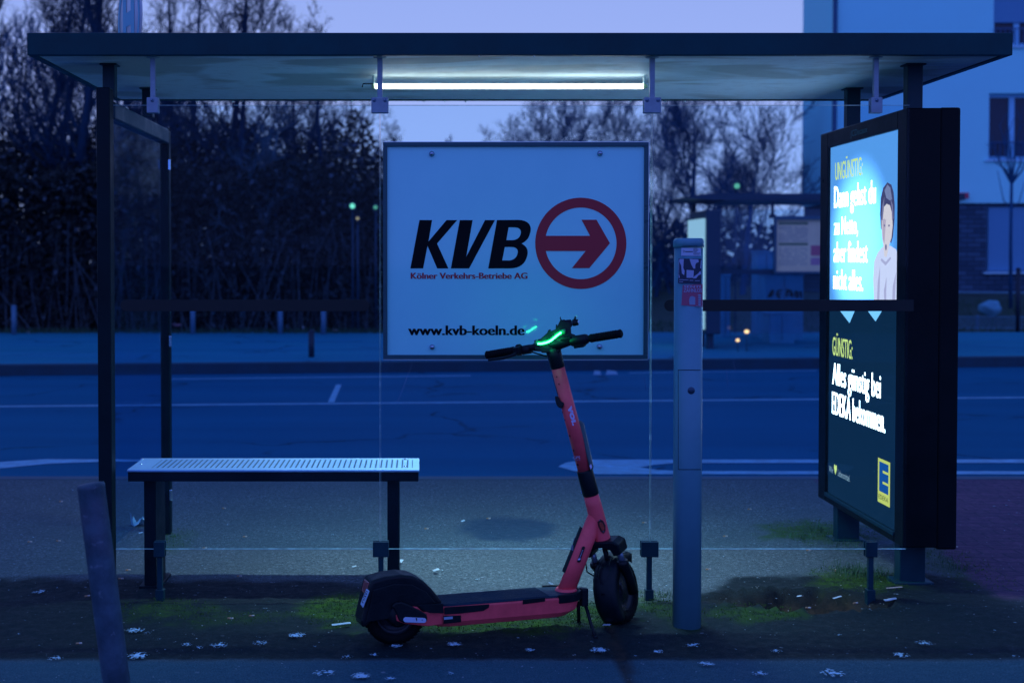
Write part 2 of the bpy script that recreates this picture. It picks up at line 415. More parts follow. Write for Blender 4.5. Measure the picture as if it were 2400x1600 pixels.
def qroad(name, pts, z=ROADZ + 0.004, px=True):
    q = MB(); vv = [G(a, b, z) if px else Vector((a, b, z)) for a, b in pts]
    q.add(vv, [tuple(range(len(vv)))]); o = obj(name, q, M_mark, road, fix=False)
    for p in o.data.polygons:
        if p.normal.z < 0: o.data.flip_normals(); break
    return o
def stripe(px0, py0, px1, py1, wd, ext=0.0):
    a, b = G(px0, py0, ROADZ + .004), G(px1, py1, ROADZ + .004); d = (b - a).normalized(); n = Vector((-d.y, d.x, 0)) * wd / 2
    a = a - d * ext; b = b + d * ext
    q = MB(); q.add([a - n, b - n, b + n, a + n], [(0, 1, 2, 3)]); return obj('road_marking', q, M_mark, road, fix=False)
stripe(0, 952, 2400, 931, 0.12, 25)
stripe(391, 888, 1103, 880, 0.10)
stripe(1473, 873.5, 1915, 868, 0.08)
stripe(776, 942, 794, 901, 0.07)
# hatched island tip by the near lane
def curve_pts(l): return l
qroad('road_marking', [(1308, 1093), (1325, 1084), (1352, 1079), (1390, 1076.5), (2900, 1075.5), (2900, 1083.5), (1580, 1084.5), (1530, 1089), (1500, 1095), (1545, 1101), (1600, 1103), (2900, 1103.5), (2900, 1111), (1400, 1110.5), (1345, 1103)])
qroad('road_marking', [(-500, 1083), (0, 1082), (110, 1075), (240, 1075.5), (380, 1077), (380, 1081), (240, 1081), (110, 1086), (0, 1097), (-500, 1102)])

# far pavement
yf0, yf1 = G(200, 795).y, G(2300, 780).y
g = MB()
nxx = 60; fx = [-60 + 120 * i / nxx for i in range(nxx + 1)]
g.add([(x, yk(x) + .16, 0.048) for x in fx] + [(x, 27.2, 0.048) for x in fx], [(i, i + 1, nxx + 2 + i, nxx + 1 + i) for i in range(nxx)])
tag(obj('far_pavement', g, M_farpave, fix=False), kind='structure')
# distant terrain: soil under the thicket and the rising lawn by the building
def zl(x, y):
    z = 0.03 * noise.noise(Vector((x * .5, y * .5, 0)))
    if y > 27.2: z += 0.6 * sstep(27.5, 33.5, y) * sstep(5.5, 9.0, x)
    return z
g = MB(); gx = [-260, -120, -60] + lin(-30, 40, 1.0) + [40, 70, 130, 260]; gy = [27.1] + lin(27.4, 36, .5) + [36, 45, 60, 100, 200, 420]
g.add([(x, y, (zl(x, y) + .02 if y > 27.2 else 0.03)) for y in gy for x in gx], [(j * len(gx) + i, j * len(gx) + i + 1, (j + 1) * len(gx) + i + 1, (j + 1) * len(gx) + i) for j in range(len(gy) - 1) for i in range(len(gx) - 1)], True)
M_lawn = mat('rough_lawn', (0.02, 0.045, 0.035), 0.9, 0, 0.6, 2.5, 0.6, 25)
tag(obj('ground', g, M_lawn, fix=False), kind='structure')
# ground under everything to the sides and behind
g = MB(); g.add([(-300, -300, -.35), (300, -300, -.35), (300, 430, -.35), (-300, 430, -.35)], [(0, 1, 2, 3)])
tag(obj('terrain', g, M_lawn, fix=False), kind='structure')

# ================================================================== SHELTER
RY0, RY1 = 5.95, 7.68
RX0, RX1 = W(63, 105, RY0).x, W(2374, 105, RY0).x
RZ0, RZ1 = W(1200, 130, RY0).z, W(1200, 77, RY0).z
GY = 6.04
print('roof', RX0, RX1, RZ0, RZ1)
sh = thing('bus_shelter', (0.4, 6.8, 0), 'glass bus shelter with a flat dark roof seen from behind, bench inside', 'bus shelter')
ft = 0.035
g = MB()
g.box(RX0, RX1, RY0, RY0 + ft, RZ0, RZ1); g.box(RX0, RX1, RY1 - ft, RY1, RZ0, RZ1)
g.box(RX0, RX0 + ft, RY0 + ft, RY1 - ft, RZ0, RZ1); g.box(RX1 - ft, RX1, RY0 + ft, RY1 - ft, RZ0, RZ1)
g.box(RX0 + ft, RX1 - ft, RY0 + ft, RY1 - ft, RZ1 - .02, RZ1 - .006)
roof = obj('roof', g, M_fascia, sh, bevel=0.004)
# ceiling with rain stains
M_ceil = bpy.data.materials.new('ceiling_panel'); M_ceil.use_nodes = True
N = M_ceil.node_tree.nodes; L = M_ceil.node_tree.links; P = N['Principled BSDF']; tc = N.new('ShaderNodeTexCoord')
mp = N.new('ShaderNodeMapping'); mp.inputs['Scale'].default_value = (1.1, 2.0, 1); L.new(tc.outputs['Object'], mp.inputs[0])
n1 = N.new('ShaderNodeTexNoise'); n1.inputs['Scale'].default_value = 0.9; n1.inputs['Detail'].default_value = 3; n1.inputs['Distortion'].default_value = 0.9; L.new(mp.outputs[0], n1.inputs['Vector'])
st = rng(n1.outputs[0], 0.50, 0.58, 0, 1)
c = cmix(mth(N, L, 'MULTIPLY', st, 0.6), (0.66, 0.80, 0.84), (0.30, 0.33, 0.28))
c = cmix(rng(ntex(14, 6, 0.7), 0.5, 0.8, 0, 0.4), c, (0.28, 0.31, 0.28))
L.new(c, P.inputs['Base Color']); P.inputs['Roughness'].default_value = 0.32; P.inputs['Specular IOR Level'].default_value = 0.4
L.new(rng(ntex(5, 4), 0.3, 0.7, 0.5, 0.7), P.inputs['Roughness']); P.inputs['Specular IOR Level'].default_value = 0.22
g = MB(); g.box(RX0 + ft, RX1 - ft, RY0 + ft, RY1 - ft, RZ0 + .006, RZ0 + .016)
obj('ceiling', g, M_ceil, sh)
g = MB()
for k in range(46):   # water drops along the gutter edges
    x = rnd.uniform(RX0 + .1, RX1 - .1); y = rnd.choice((RY1 - .012, RY1 - .012, RY0 + .015))
    if y < 6.5 and rnd.random() < .6: continue
    rr = rnd.uniform(.003, .006); g.lathe((x, y, RZ0 - rr * .4), (0, 0, 1), [(0, -rr), (rr * .8, -rr * .5), (rr, 0), (rr * .6, rr)], 8)
o = obj('water_drops', g, mat('water_drop', (.6, .8, .9), .05, 0, 0, spec=1.0), sh); tag(o, kind='stuff')

CEIL = RZ0 + .006
# square posts above side panel and above the light box
PXL = -1.42; PXR = 2.255
def post(x, y, z0, z1, sx, sy, name='post', m=M_dark, bev=.006):
    g = MB(); g.box(x - sx / 2, x + sx / 2, y - sy / 2, y + sy / 2, z0, z1)
    g.box(x - sx / 2 - .012, x + sx / 2 + .012, y - sy / 2 - .012, y + sy / 2 + .012, z1 - .008, z1 - .0005)
    return obj(name, g, m, sh, bevel=bev)
M_post = mat('post_paint', (0.004, 0.042, 0.062), 0.4, 0.1, 0.25, 8, 0, 60, .25)
for y in (6.27, 7.15):
    post(PXL, y, W(260, 226, 6.2).z, CEIL, .055, .06, 'roof_post', M_post)
    post(PXR, y, 2.15, CEIL, .07, .06, 'roof_post', M_post)
# side panel frame
zt = W(260, 238, 6.1).z; YN, YF = 6.10, 7.50
g = MB(); g.box(-1.437, -1.376, YN - .03, YN + .05, 0, zt + .06); obj('frame_post', g, M_dark, sh, bevel=.006)
g = MB(); g.box(-1.425, -1.372, YF - .03, YF + .03, 0, zt); obj('frame_post', g, M_dark, sh, bevel=.008)
g = MB(); g.box(-1.43, -1.37, YN + .05, YF - .03, zt - .075, zt + .005); obj('top_rail', g, M_post, sh, bevel=.008)
M_glass_side = glass('side_glass', (0.74, 0.88, 0.96), 0.32, 0.006, 0.02)
g = MB(); g.box(-1.404, -1.396, YN + .045, YF - .03, .21, zt - .07); obj('side_pane', g, M_glass_side, sh)
for py in (386, 800, 1160):
    p = W(371, py, 7.46); g = MB(); g.box(-1.375, -1.362, 7.455, 7.475, p.z - .03, p.z + .03)
    obj('glazing_clip', g, mat('clip_chrome', (.7, .85, .9), .15, .9), sh, bevel=.003)

# back glazing: three panes in one plane, clamps above and below
M_glass = glass('clear_glass', (0.86, 0.95, 0.99), 0.18, 0.005, 0.0)
M_edge = mat('glass_edge', (0.28, 0.52, 0.55), 0.25, 0, 0.6, 12, spec=.8)
gz0, gz1 = W(1200, 1285, GY).z, W(1200, 247.5, GY).z
hx = [W(359, 200, GY).x, W(890.5, 200, GY).x, W(1528, 200, GY).x, W(2052, 200, GY).x]
PANE = [(W(268, 700, GY).x, hx[1] - .003), (hx[1] + .003, hx[2] - .003), (hx[2] + .003, W(2128, 700, GY).x)]
for (a, b) in PANE:
    g = MB(); g.box(a + .001, b - .001, GY - .005, GY + .005, gz0 + .001, gz1 - .001)
    po = obj('glass_pane', g, M_glass, sh)
    e = MB(); t = .0022
    e.box(a + .001, b - .001, GY - .005, GY + .005, gz0 - t, gz0); e.box(a + .001, b - .001, GY - .005, GY + .005, gz1, gz1 + t * .6)
    if a > -1.3: e.box(a - .0008, a, GY - .005, GY + .005, gz0, gz1)
    if b < 2: e.box(b, b + .0008, GY - .005, GY + .005, gz0, gz1)
    obj('pane_edge', e, M_edge, po)
M_band = mat('dark_band_film', (0.001, 0.008, 0.010), 0.5, 0, 0.1)
for (a, b) in ((283, 866), (1556, 2140)):
    g = MB(); x0, x1 = W(a, 715, GY).x, W(b, 715, GY).x; z0, z1 = W(1000, 729, GY).z, W(1000, 702, GY).z; r = (z1 - z0) / 2; zc = (z0 + z1) / 2
    if b > 2000: lp = [(x1, z0)] + [(x1, z1)]
    else: lp = [(x1 - r + r * math.cos(t), zc + r * math.sin(t)) for t in [math.pi * (-.5 + i / 10) for i in range(11)]]
    lp += [(x0 + r - r * math.cos(t), zc + r * math.sin(t)) for t in [math.pi * (.5 - i / 10) for i in range(11)]]
    g.prism([(x, GY - .0075, z) for x, z in lp], (0, 1, 0), .002)
    obj('marking_band', g, M_band, sh)
# sticker residue, a long curved scratch and smears on the panes
mid = [o for o in sh.children if o.name.startswith('glass_pane')]
def onpane(pts, name, m, par):
    g = MB(); g.add([Vector((W(a, b, GY).x, GY - .0056, W(a, b, GY).z)) for a, b in pts], [tuple(range(len(pts)))]); return obj(name, g, m, par, fix=False)
M_res = mat('sticker_residue', (.45, .65, .75), .7)
M_scr = glass('faint_scratch', (.86, .93, 1.0), 0.3, 0.10, .1)
sp_ = [(986, 790), (981, 812), (973, 838), (960, 866), (948, 900), (930, 944)]
onpane([(x - 1.5, y) for x, y in sp_] + [(x + 1.5, y) for x, y in sp_[::-1]], 'scratch', M_scr, mid[1])
for (a, b, c_, d_) in ((1508, 884, 1512, 912), (1700, 860, 1704, 905), (1716, 840, 1722, 872), (640, 300, 652, 304), (420, 1160, 700, 1166)):
    onpane([(a, b), (a + 2.5, b + 1), (c_ + 2.5, d_), (c_, d_ + 1.5)], 'scratch', M_scr, mid[0] if a < 870 else (mid[1] if a < 1527 else mid[2]))
for i, x in enumerate(hx):
    wide = i in (1, 2); cw = .0378 if wide else .0255
    sw = .011 if not wide else .0115
    g = MB(); g.box(x - sw, x + sw, GY - .012, GY + .012, W(0, 262, GY).z, CEIL)
    g.lathe((x, GY, CEIL), (0, 0, -1), [(0, .0), (.03, 0.0), (.03, .004), (0.01, .008)], 20)
    obj('hanger', g, M_clamp, sh, bevel=.002)
    cz0, cz1 = W(0, 266, GY).z, W(0, 229.5, GY).z
    g = MB(); g.box(x - cw, x + cw, GY - .021, GY - .0065, cz0, cz1); g.box(x - cw, x + cw, GY + .0065, GY + .018, cz0, cz1)
    cl = obj('clamp', g, M_clamp, sh, bevel=.003)
    for sx in ((-.024, .024) if wide else (0,)):
        g = MB(); a = rnd.uniform(0, 3)
        g.lathe((x + sx, GY - .021, cz1 - .013), (0, -1, 0), [(0, .0035), (.006, .0035), (.0085, .001), (.009, -.001)], 14)
        g.obox((x + sx, GY - .0248, cz1 - .013), (math.cos(a), 0, math.sin(a)), (0, 1, 0), (-math.sin(a), 0, math.cos(a)), .013, .001, .002, 1)
        obj('screw', g, [mat('screw_steel', (.16, .26, .38), .35, .8), M_black], cl)
for i, (a, b) in enumerate(((362, 388), (874, 911.5), (1501, 1542), (2026.5, 2053.5))):
    x0, x1 = W(a, 1285, GY).x, W(b, 1285, GY).x; xc = (x0 + x1) / 2
    z0, z1 = W(0, 1303, GY).z, W(0, 1267, GY).z
    g = MB(); g.box(x0, x1, GY - .022, GY - .0068, z0, z1); g.box(x0, x1, GY + .0068, GY + .02, z0, z1)
    ft_ = obj('foot_clamp', g, M_post, sh, bevel=.003)
    g = MB(); g.box(xc - .0115, xc + .0115, GY - .012, GY + .012, .0, z0 + .002); g.box(xc - .018, xc + .018, GY - .02, GY + .02, -.02, .05)
    obj('foot_post', g, M_post, sh, bevel=.002)

# tube light on the ceiling
TY = 6.64; tz = W(1200, 202.5, TY).z; tx0, tx1 = W(873, 200, TY).x, W(1517, 200, TY).x
print('tube z', tz, CEIL)
g = MB(); g.box(tx0 + .0, tx0 + .012, TY - .012, TY + .012, tz + .0135, CEIL)
lf = obj('light_fitting', g, mat('fitting_white', (.6, .72, .72), .4), sh, bevel=.003)
g = MB(); zc2 = tz; hh = .0125; g.tube([(tx0 + .013, TY, zc2), (tx1 - .021, TY, zc2)], hh, 16)
obj('light_tube', g, emat('tube_glow', (0.78, 0.93, 1.0), 8.5), lf)
g = MB(); g.box(tx1 - .02, tx1 - .008, TY - .012, TY + .012, tz + .0135, CEIL); obj('end_bracket', g, MATS['fitting_white'], lf, bevel=.002)
g = MB(); g.tube([(tx0 - .004, TY, tz), (tx0 + .009, TY, tz)], .0125, 12); obj('end_cap', g, mat('tube_cap', (.5, .62, .35), .5), lf)
g = MB(); g.tube([(tx1 - .019, TY, tz), (tx1 + .002, TY, tz)], [.0125, .007], 12); obj('end_cap', g, MATS['tube_cap'], lf)
g = MB(); g.tube([(tx0 + .004, TY, tz + .012), (tx0 - .045, TY, tz + .012), (tx0 - .05, TY, tz - .005)], .003, 6); obj('cable', g, M_black, lf)
al = bpy.data.lights.new('tube_lamp', 'AREA'); al.shape = 'RECTANGLE'; al.size = tx1 - tx0 - .08; al.size_y = .05; al.energy = 33.0; al.spread = R(125); al.color = (0.62, 0.88, 1.0)
alo = bpy.data.objects.new('tube_lamp', al); C.objects.link(alo); alo.parent = lf
alo.location = Vector(((tx0 + tx1) / 2, TY, tz - .014)) - Vector((0.4, 6.8, 0))

# ================================================================== BENCH
be = thing('bench', (-.7, 6.38, 0), 'long backless metal bench with a slotted seat inside the shelter', 'bench')
bz = W(640, 1100, 6.2).z; bx0, bx1 = W(297, 1100, 6.2).x, W(983, 1100, 6.2).x; byf, byb = 6.2, 6.56
M_seat = bpy.data.materials.new('slotted_seat_steel'); M_seat.use_nodes = True
N = M_seat.node_tree.nodes; L = M_seat.node_tree.links; P = N['Principled BSDF']; tc = N.new('ShaderNodeTexCoord')
sp = N.new('ShaderNodeSeparateXYZ'); L.new(tc.outputs['Object'], sp.inputs[0])
fr = mth(N, L, 'FRACT', mth(N, L, 'MULTIPLY', sp.outputs[0], 1 / .0245))
s1 = mth(N, L, 'LESS_THAN', fr, 0.30)
s2 = mth(N, L, 'LESS_THAN', mth(N, L, 'ABSOLUTE', mth(N, L, 'SUBTRACT', sp.outputs[1], 0.0)), 0.125)
s3 = mth(N, L, 'LESS_THAN', mth(N, L, 'ABSOLUTE', mth(N, L, 'SUBTRACT', sp.outputs[0], 0.065)), 0.60)
ss = mth(N, L, 'MULTIPLY', mth(N, L, 'MULTIPLY', s1, s2), s3)
c = cmix(ss, cmix(rng(ntex(6, 5), .3, .7, 0, 1), (0.32, 0.56, 0.80), (0.44, 0.70, 0.92)), (0.03, 0.10, 0.18))
L.new(c, P.inputs['Base Color']); P.inputs['Metallic'].default_value = .35; P.inputs['Roughness'].default_value = .42
g = MB()
g.box(bx0, bx1, byf, byb, bz - .012, bz)
obj('seat', g, M_seat, be, bevel=.004)
g = MB(); g.box(bx0 + .004, bx1 - .004, byf + .004, byf + .012, bz - .055, bz - .0125); g.box(bx0 + .004, bx1 - .004, byb - .012, byb - .004, bz - .055, bz - .0125)
g.box(bx0 + .004, bx0 + .012, byf + .013, byb - .013, bz - .055, bz - .0125); g.box(bx1 - .012, bx1 - .004, byf + .013, byb - .013, bz - .055, bz - .0125)
obj('seat_apron', g, M_dark, be, bevel=.003)
for px in (354, 922):
    x = W(px, 1250, 6.29).x
    g = MB(); g.box(x - .0275, x + .0275, 6.265, 6.50, 0, bz - .013); g.box(x - .05, x + .05, 6.25, 6.52, -.01, .012)
    obj('leg', g, M_dark, be, bevel=.004)
for px, py in ((950, 1077), (950, 1093), (333, 1076), (331, 1088)):
    p = G(px, py, bz); g = MB(); g.lathe((p.x, p.y, bz), (0, 0, 1), [(.008, 0), (.007, .004), (0, .006)], 12); obj('bolt', g, mat('bolt_chrome', (.9, .95, .95), .12, .9), be)

# ================================================================== SIGN PANEL
SY = 5.985
si = thing('information_sign', (W(1208, 590, SY).x, SY, .7), 'white framed board lettered KVB with a red arrow in a ring, on the back glass', 'sign')
def S(px, py, y=SY): return W(px, py, y)
sx0, sx1 = S(898, 600).x, S(1518.5, 600).x; sz0, sz1 = S(1200, 841).z, S(1200, 334).z
M_panel = bpy.data.materials.new('sign_panel'); M_panel.use_nodes = True
N = M_panel.node_tree.nodes; L = M_panel.node_tree.links; P = N['Principled BSDF']; tc = N.new('ShaderNodeTexCoord')
c = cmix(rng(ntex(1.8, 6, .6), .3, .7, 0, 1), (0.25, 0.76, 0.82), (0.29, 0.82, 0.87))
c = cmix(rng(ntex(300, 2), .5, .75, 0, .25), c, (0.2, .58, .72))
L.new(c, P.inputs['Base Color']); P.inputs['Roughness'].default_value = .06; P.inputs['Specular IOR Level'].default_value = .45
bw = .0185
g = MB(); g.box(sx0 + bw, sx1 - bw, SY, SY + .03, sz0 + bw, sz1 - bw); obj('panel', g, M_panel, si)
g = MB()
g.box(sx0, sx1, SY - .012, SY + .035, sz1 - bw, sz1); g.box(sx0, sx1, SY - .012, SY + .035, sz0, sz0 + bw)
g.box(sx0, sx0 + bw, SY - .012, SY + .035, sz0 + bw, sz1 - bw); g.box(sx1 - bw, sx1, SY - .012, SY + .035, sz0 + bw, sz1 - bw)
obj('frame', g, mat('sign_frame', (.02, .085, .11), .35, .3, .2), si, bevel=.002)
g = MB(); g.box(sx0, sx1, SY - .006, SY + .04, sz0 - .004, sz0 - .0005); g.box(sx0, sx1, SY - .006, SY + .04, sz1 + .0005, sz1 + .003); g.box(sx1 + .0005, sx1 + .003, SY - .006, SY + .04, sz0, sz1)
obj('trim', g, mat('bright_trim', (.55, .75, .8), .25, .5), si)
ks = 560 / 2311
def kt(u, v): p = S(940 + u * ks, 440 + v * ks, SY); return Vector((p.x, SY - .0012, p.z))
M_ink = mat('black_lettering', (0.002, 0.005, 0.008), .6, spec=.1)
M_red = mat('red_lettering', (0.36, 0.020, 0.036), .45)
def bez(p0, p1, p2, p3, n=8): return [tuple((1 - t) ** 3 * a + 3 * (1 - t) ** 2 * t * b + 3 * (1 - t) * t * t * c + t ** 3 * d for a, b, c, d in zip(p0, p1, p2, p3)) for t in [i / n for i in range(n + 1)]]
g = MB()
shape(g, [[(178, 313), (300, 313), (265, 520), (440, 313), (543, 313), (348, 540), (458, 780), (350, 780), (256, 562), (213, 780), (90, 780)]], kt)
shape(g, [[(568, 313), (692, 313), (630, 668), (812, 313), (908, 313), (658, 780), (482, 780)]], kt)
outer = [(928, 313)] + bez((1130, 311), (1235, 311), (1275, 370), (1245, 450)) + bez((1245, 450), (1232, 495), (1205, 520), (1165, 540)) + bez((1165, 540), (1215, 565), (1232, 600), (1222, 650)) + bez((1222, 650), (1205, 735), (1150, 780), (1050, 780)) + [(843, 780)]
h1 = [(1040, 383)] + bez((1090, 383), (1150, 383), (1165, 410), (1157, 445)) + bez((1157, 445), (1148, 490), (1110, 507), (1070, 507)) + [(1018, 507)]
h2 = [(1003, 573)] + bez((1065, 573), (1120, 573), (1135, 600), (1127, 635)) + bez((1127, 635), (1117, 685), (1075, 703), (1040, 703)) + [(978, 703)]
shape(g, [outer, h1, h2], kt)
obj('letters', g, M_ink, si, fix=False)
g = MB()
ring = lambda r: [(1738 + r * math.cos(t), 538 + r * math.sin(t)) for t in [2 * math.pi * i / 72 for i in range(72)]]
shape(g, [ring(441), ring(346)], kt)
def kt2(u, v): q = kt(u, v); q.y -= .0006; return q
shape(g, [[(1360, 465), (1828, 465), (1745, 310), (1890, 310), (2020, 537), (1820, 777), (1652, 777), (1785, 612), (1360, 612)]], kt2)
obj('arrow_emblem', g, M_red, si, fix=False)
def stext(s, u0, u1, vb, vt, m, bold):
    g = MB(); a = kt(u0, vb); b = kt(u1, vb); t = kt(u0, vt)
    text(g, s, (a.x, SY - .0008, a.z), (1, 0, 0), (0, 0, 1), b.x - a.x, t.z - a.z, .075, 0, .0006); return obj('lettering', g, m, si, fix=False)
stext('Kölner Verkehrs-Betriebe AG', 93, 1223, 880, 822, M_red, .018)
stext('www.kvb-koeln.de', 68, 1196, 1423, 1331, M_ink, .022)
M_bolt = mat('dome_bolt', (.30, .42, .55), .25, .85)
for px, py in ((1012, 361), (1406, 360), (1013, 813), (1405, 812)):
    p = S(px, py); g = MB(); g.lathe((p.x, SY, p.z), (0, -1, 0), [(.0125, 0), (.0125, .004), (.0105, .010), (.006, .0145), (0, .016)], 18)
    obj('bolt', g, M_bolt, si)

# ================================================================== ADVERTISING LIGHT BOX
AX = W(2122, 600, 6.23).x     # left face plane (faces the shelter)
AY0, AY1 = 6.23, PX(1921, 600, W(2122, 600, 6.23).x).y
az0, az1 = W(2122, 1283, 6.23).z, W(2122, 253, 6.23).z
print('ad', AX, AY0, AY1, az0, az1)
ab = thing('advertising_light_box', (AX + .13, (AY0 + AY1) / 2, 0), 'tall dark box with a glowing blue poster, standing on two legs at the shelter end', 'poster case')
TH = W(2252, 600, 6.23).x - AX
M_box = mat('box_paint', (0.0008, 0.006, 0.009), 0.38, 0.0, 0.3, 4, .05, 70, .12)
fr_t, fr_b, fr_n, fr_f = .10, .085, .05, .055
iy0, iy1 = PX(2107, 600, AX + .012).y, PX(1943, 600, AX + .012).y
iz1 = PX(2109, 303, AX + .012).z; iz0 = PX(2092, 1241, AX + .012).z
g = MB()
g.box(AX, AX + TH * .62, AY0, iy0, az0, az1); g.box(AX, AX + TH * .62, iy1, AY1, az0, az1)
g.box(AX, AX + TH * .62, iy0, iy1, iz1, az1); g.box(AX, AX + TH * .62, iy0, iy1, az0, iz0)
g.box(AX + .022, AX + TH * .62, iy0, iy1, iz0, iz1)
obj('housing', g, M_box, ab, bevel=.006)
g = MB(); g.box(AX + TH * .62 + .003, AX + TH, AY0 + .012, AY1 - .01, az0 - .012, az1 + .004); obj('rear_housing', g, M_box, ab, bevel=.01)
g = MB(); g.box(AX - .006, AX + .010, iy0, iy1, iz0 - .018, iz0 + .002); obj('ledge', g, M_post, ab, bevel=.003)
for y in (AY0 + .16, AY1 - .22):
    g = MB(); g.box(AX + .03, AX + .15, y - .04, y + .04, 0, az0 + .01); g.box(AX + .0, AX + .18, y - .07, y + .07, -.01, .012); obj('leg', g, M_post, ab, bevel=.005)
# back-lit poster
PXP = AX + .017
def Q(px, py, off=0.0): return PX(px, py, PXP - off)
po = None
def epost(name, col, s): return emat(name, col, s)
def backlit(name, col, s0):   # back-lit sheet: hot spot painted into the emission, fading radially to the edges
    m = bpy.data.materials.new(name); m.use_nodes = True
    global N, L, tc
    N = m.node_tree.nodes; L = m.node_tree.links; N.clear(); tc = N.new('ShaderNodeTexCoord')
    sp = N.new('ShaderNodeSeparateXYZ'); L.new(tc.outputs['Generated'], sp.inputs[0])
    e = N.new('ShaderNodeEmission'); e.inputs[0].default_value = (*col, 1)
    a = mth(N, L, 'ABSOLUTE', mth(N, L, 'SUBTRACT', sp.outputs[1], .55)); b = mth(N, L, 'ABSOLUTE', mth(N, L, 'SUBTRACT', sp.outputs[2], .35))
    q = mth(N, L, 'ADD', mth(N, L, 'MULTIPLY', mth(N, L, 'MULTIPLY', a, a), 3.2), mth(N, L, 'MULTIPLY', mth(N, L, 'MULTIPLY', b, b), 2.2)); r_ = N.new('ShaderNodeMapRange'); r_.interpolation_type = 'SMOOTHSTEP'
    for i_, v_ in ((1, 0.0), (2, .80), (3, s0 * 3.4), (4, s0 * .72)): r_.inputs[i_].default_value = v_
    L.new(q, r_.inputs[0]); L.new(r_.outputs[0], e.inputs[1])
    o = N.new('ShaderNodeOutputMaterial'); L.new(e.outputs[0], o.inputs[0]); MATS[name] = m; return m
zmid = Q(2000, 716).z
ptop = iz1
g = MB(); g.add([(PXP, iy1, zmid), (PXP, iy0, zmid), (PXP, iy0, iz1), (PXP, iy1, iz1)], [(0, 1, 2, 3)])
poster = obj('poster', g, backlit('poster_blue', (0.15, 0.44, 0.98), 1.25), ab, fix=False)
M_pdark = emat('poster_slate', (0.006, 0.034, 0.085), .75)
g = MB(); g.add([(PXP - .0004, iy1, iz0), (PXP - .0004, iy0, iz0), (PXP - .0004, iy0, zmid), (PXP - .0004, iy1, zmid)], [(0, 1, 2, 3)])
pl = obj('poster_slate', g, M_pdark, poster, fix=False)
M_pw = emat('poster_white', (0.90, 0.97, 1.0), 5.0); M_py = emat('poster_yellow', (0.66, 0.74, 0.20), 1.4)
M_pb = emat('poster_sky', (0.25, 0.62, 1.0), 1.25)
for tri in (((1964, 722), (2006, 722), (1991, 757)), ((2029, 722), (2071, 722), (2052, 753))):
    g = MB(); g.add([Q(*p, .0015) for p in tri], [(0, 1, 2)]); obj('torn_edge', g, M_pb, poster, fix=False)
def ptext(s, pl_, pr_, top, m, bold=.03, name='lettering', off=.002):
    a = Q(pl_[0], pl_[1], off); b = Q(pr_[0], pr_[1], off); t = Q(pl_[0], top, off)
    z = (a.z + b.z) / 2; g = MB()
    text(g, s, (PXP - off, a.y, z), (0, -1, 0), (0, 0, 1), abs(a.y - b.y), t.z - a.z, bold, 0, .0003)
    return obj(name, g, m, poster, fix=False)
ptext('UNGÜNSTIG:', (1957.5, 421), (2022, 412), 381, M_py, .06)
ptext('Dann gehst du', (1955, 486), (2053, 478), 436, M_pw, .065)
ptext('zu Netto,', (1955, 550), (2011, 548), 509, M_pw, .065)
ptext('aber findest', (1954, 613), (2034, 616), 566, M_pw, .065)
ptext('nicht alles.', (1953, 676), (2023, 683), 630, M_pw, .065)
ptext('GÜNSTIG:', (1951, 832), (1998, 841), 790, M_py, .06)
ptext('Alles günstig bei', (1951, 899), (2064.5, 934), 849, M_pw, .065)
ptext('EDEKA bekommen.', (1950, 967), (2075, 1016), 916, M_pw, .065)
M_pw2 = emat('poster_pale', (0.45, 0.62, 0.75), .8)
ptext('Wir', (1943, 1104), (1953, 1109), 1090, M_pw2, .0)
ptext('Lebensmittel.', (1964, 1115), (1992, 1128), 1100, M_pw2, .0)
g = MB()
hc = Q(1958, 1099, .002)
g.add([Vector((hc.x, hc.y - u * .028, hc.z + v * .03)) for u, v in ((0, -1), (.45, -.45), (.9, .2), (.75, .75), (.4, .85), (0, .5), (-.4, .85), (-.75, .75), (-.9, .2), (-.45, -.45))], [tuple(range(10))])
obj('heart', g, M_py, poster, fix=False)
# shop emblem: yellow field, blue letter block, name below
e0 = Q(2057, 1177, .002); e1 = Q(2086, 1083, .002)
ya, yb_, za, zb = e0.y, Q(2086, 1120, .002).y, Q(2057, 1174, .002).z, Q(2057, 1071, .002).z
def er(u0, u1, v0, v1, off, m, name='emblem'):
    g = MB(); f = lambda u, v: (PXP - off, ya + (yb_ - ya) * u, za + (zb - za) * v)
    g.add([f(u0, v0), f(u1, v0), f(u1, v1), f(u0, v1)], [(0, 1, 2, 3)]); return obj(name, g, m, poster, fix=False)
M_ey = emat('emblem_yellow', (0.75, 0.74, 0.16), 1.0); M_eb = emat('emblem_blue', (0.012, 0.13, 0.50), .7); M_ek = emat('emblem_black', (0.004, .015, .03), .5)
er(0, 1, 0, 1, .002, M_ey); er(.12, .88, .26, .93, .0026, M_eb)
er(.42, .88, .70, .755, .0032, M_ey, 'emblem_notch'); er(.42, .88, .455, .51, .0032, M_ey, 'emblem_notch')
g = MB(); text(g, 'EDEKA', (PXP - .0032, ya + (yb_ - ya) * .1, za + (zb - za) * .09), (0, -1, 0), (0, 0, 1), abs(yb_ - ya) * .8, (zb - za) * .10, .02)
obj('lettering', g, M_ek, poster, fix=False)
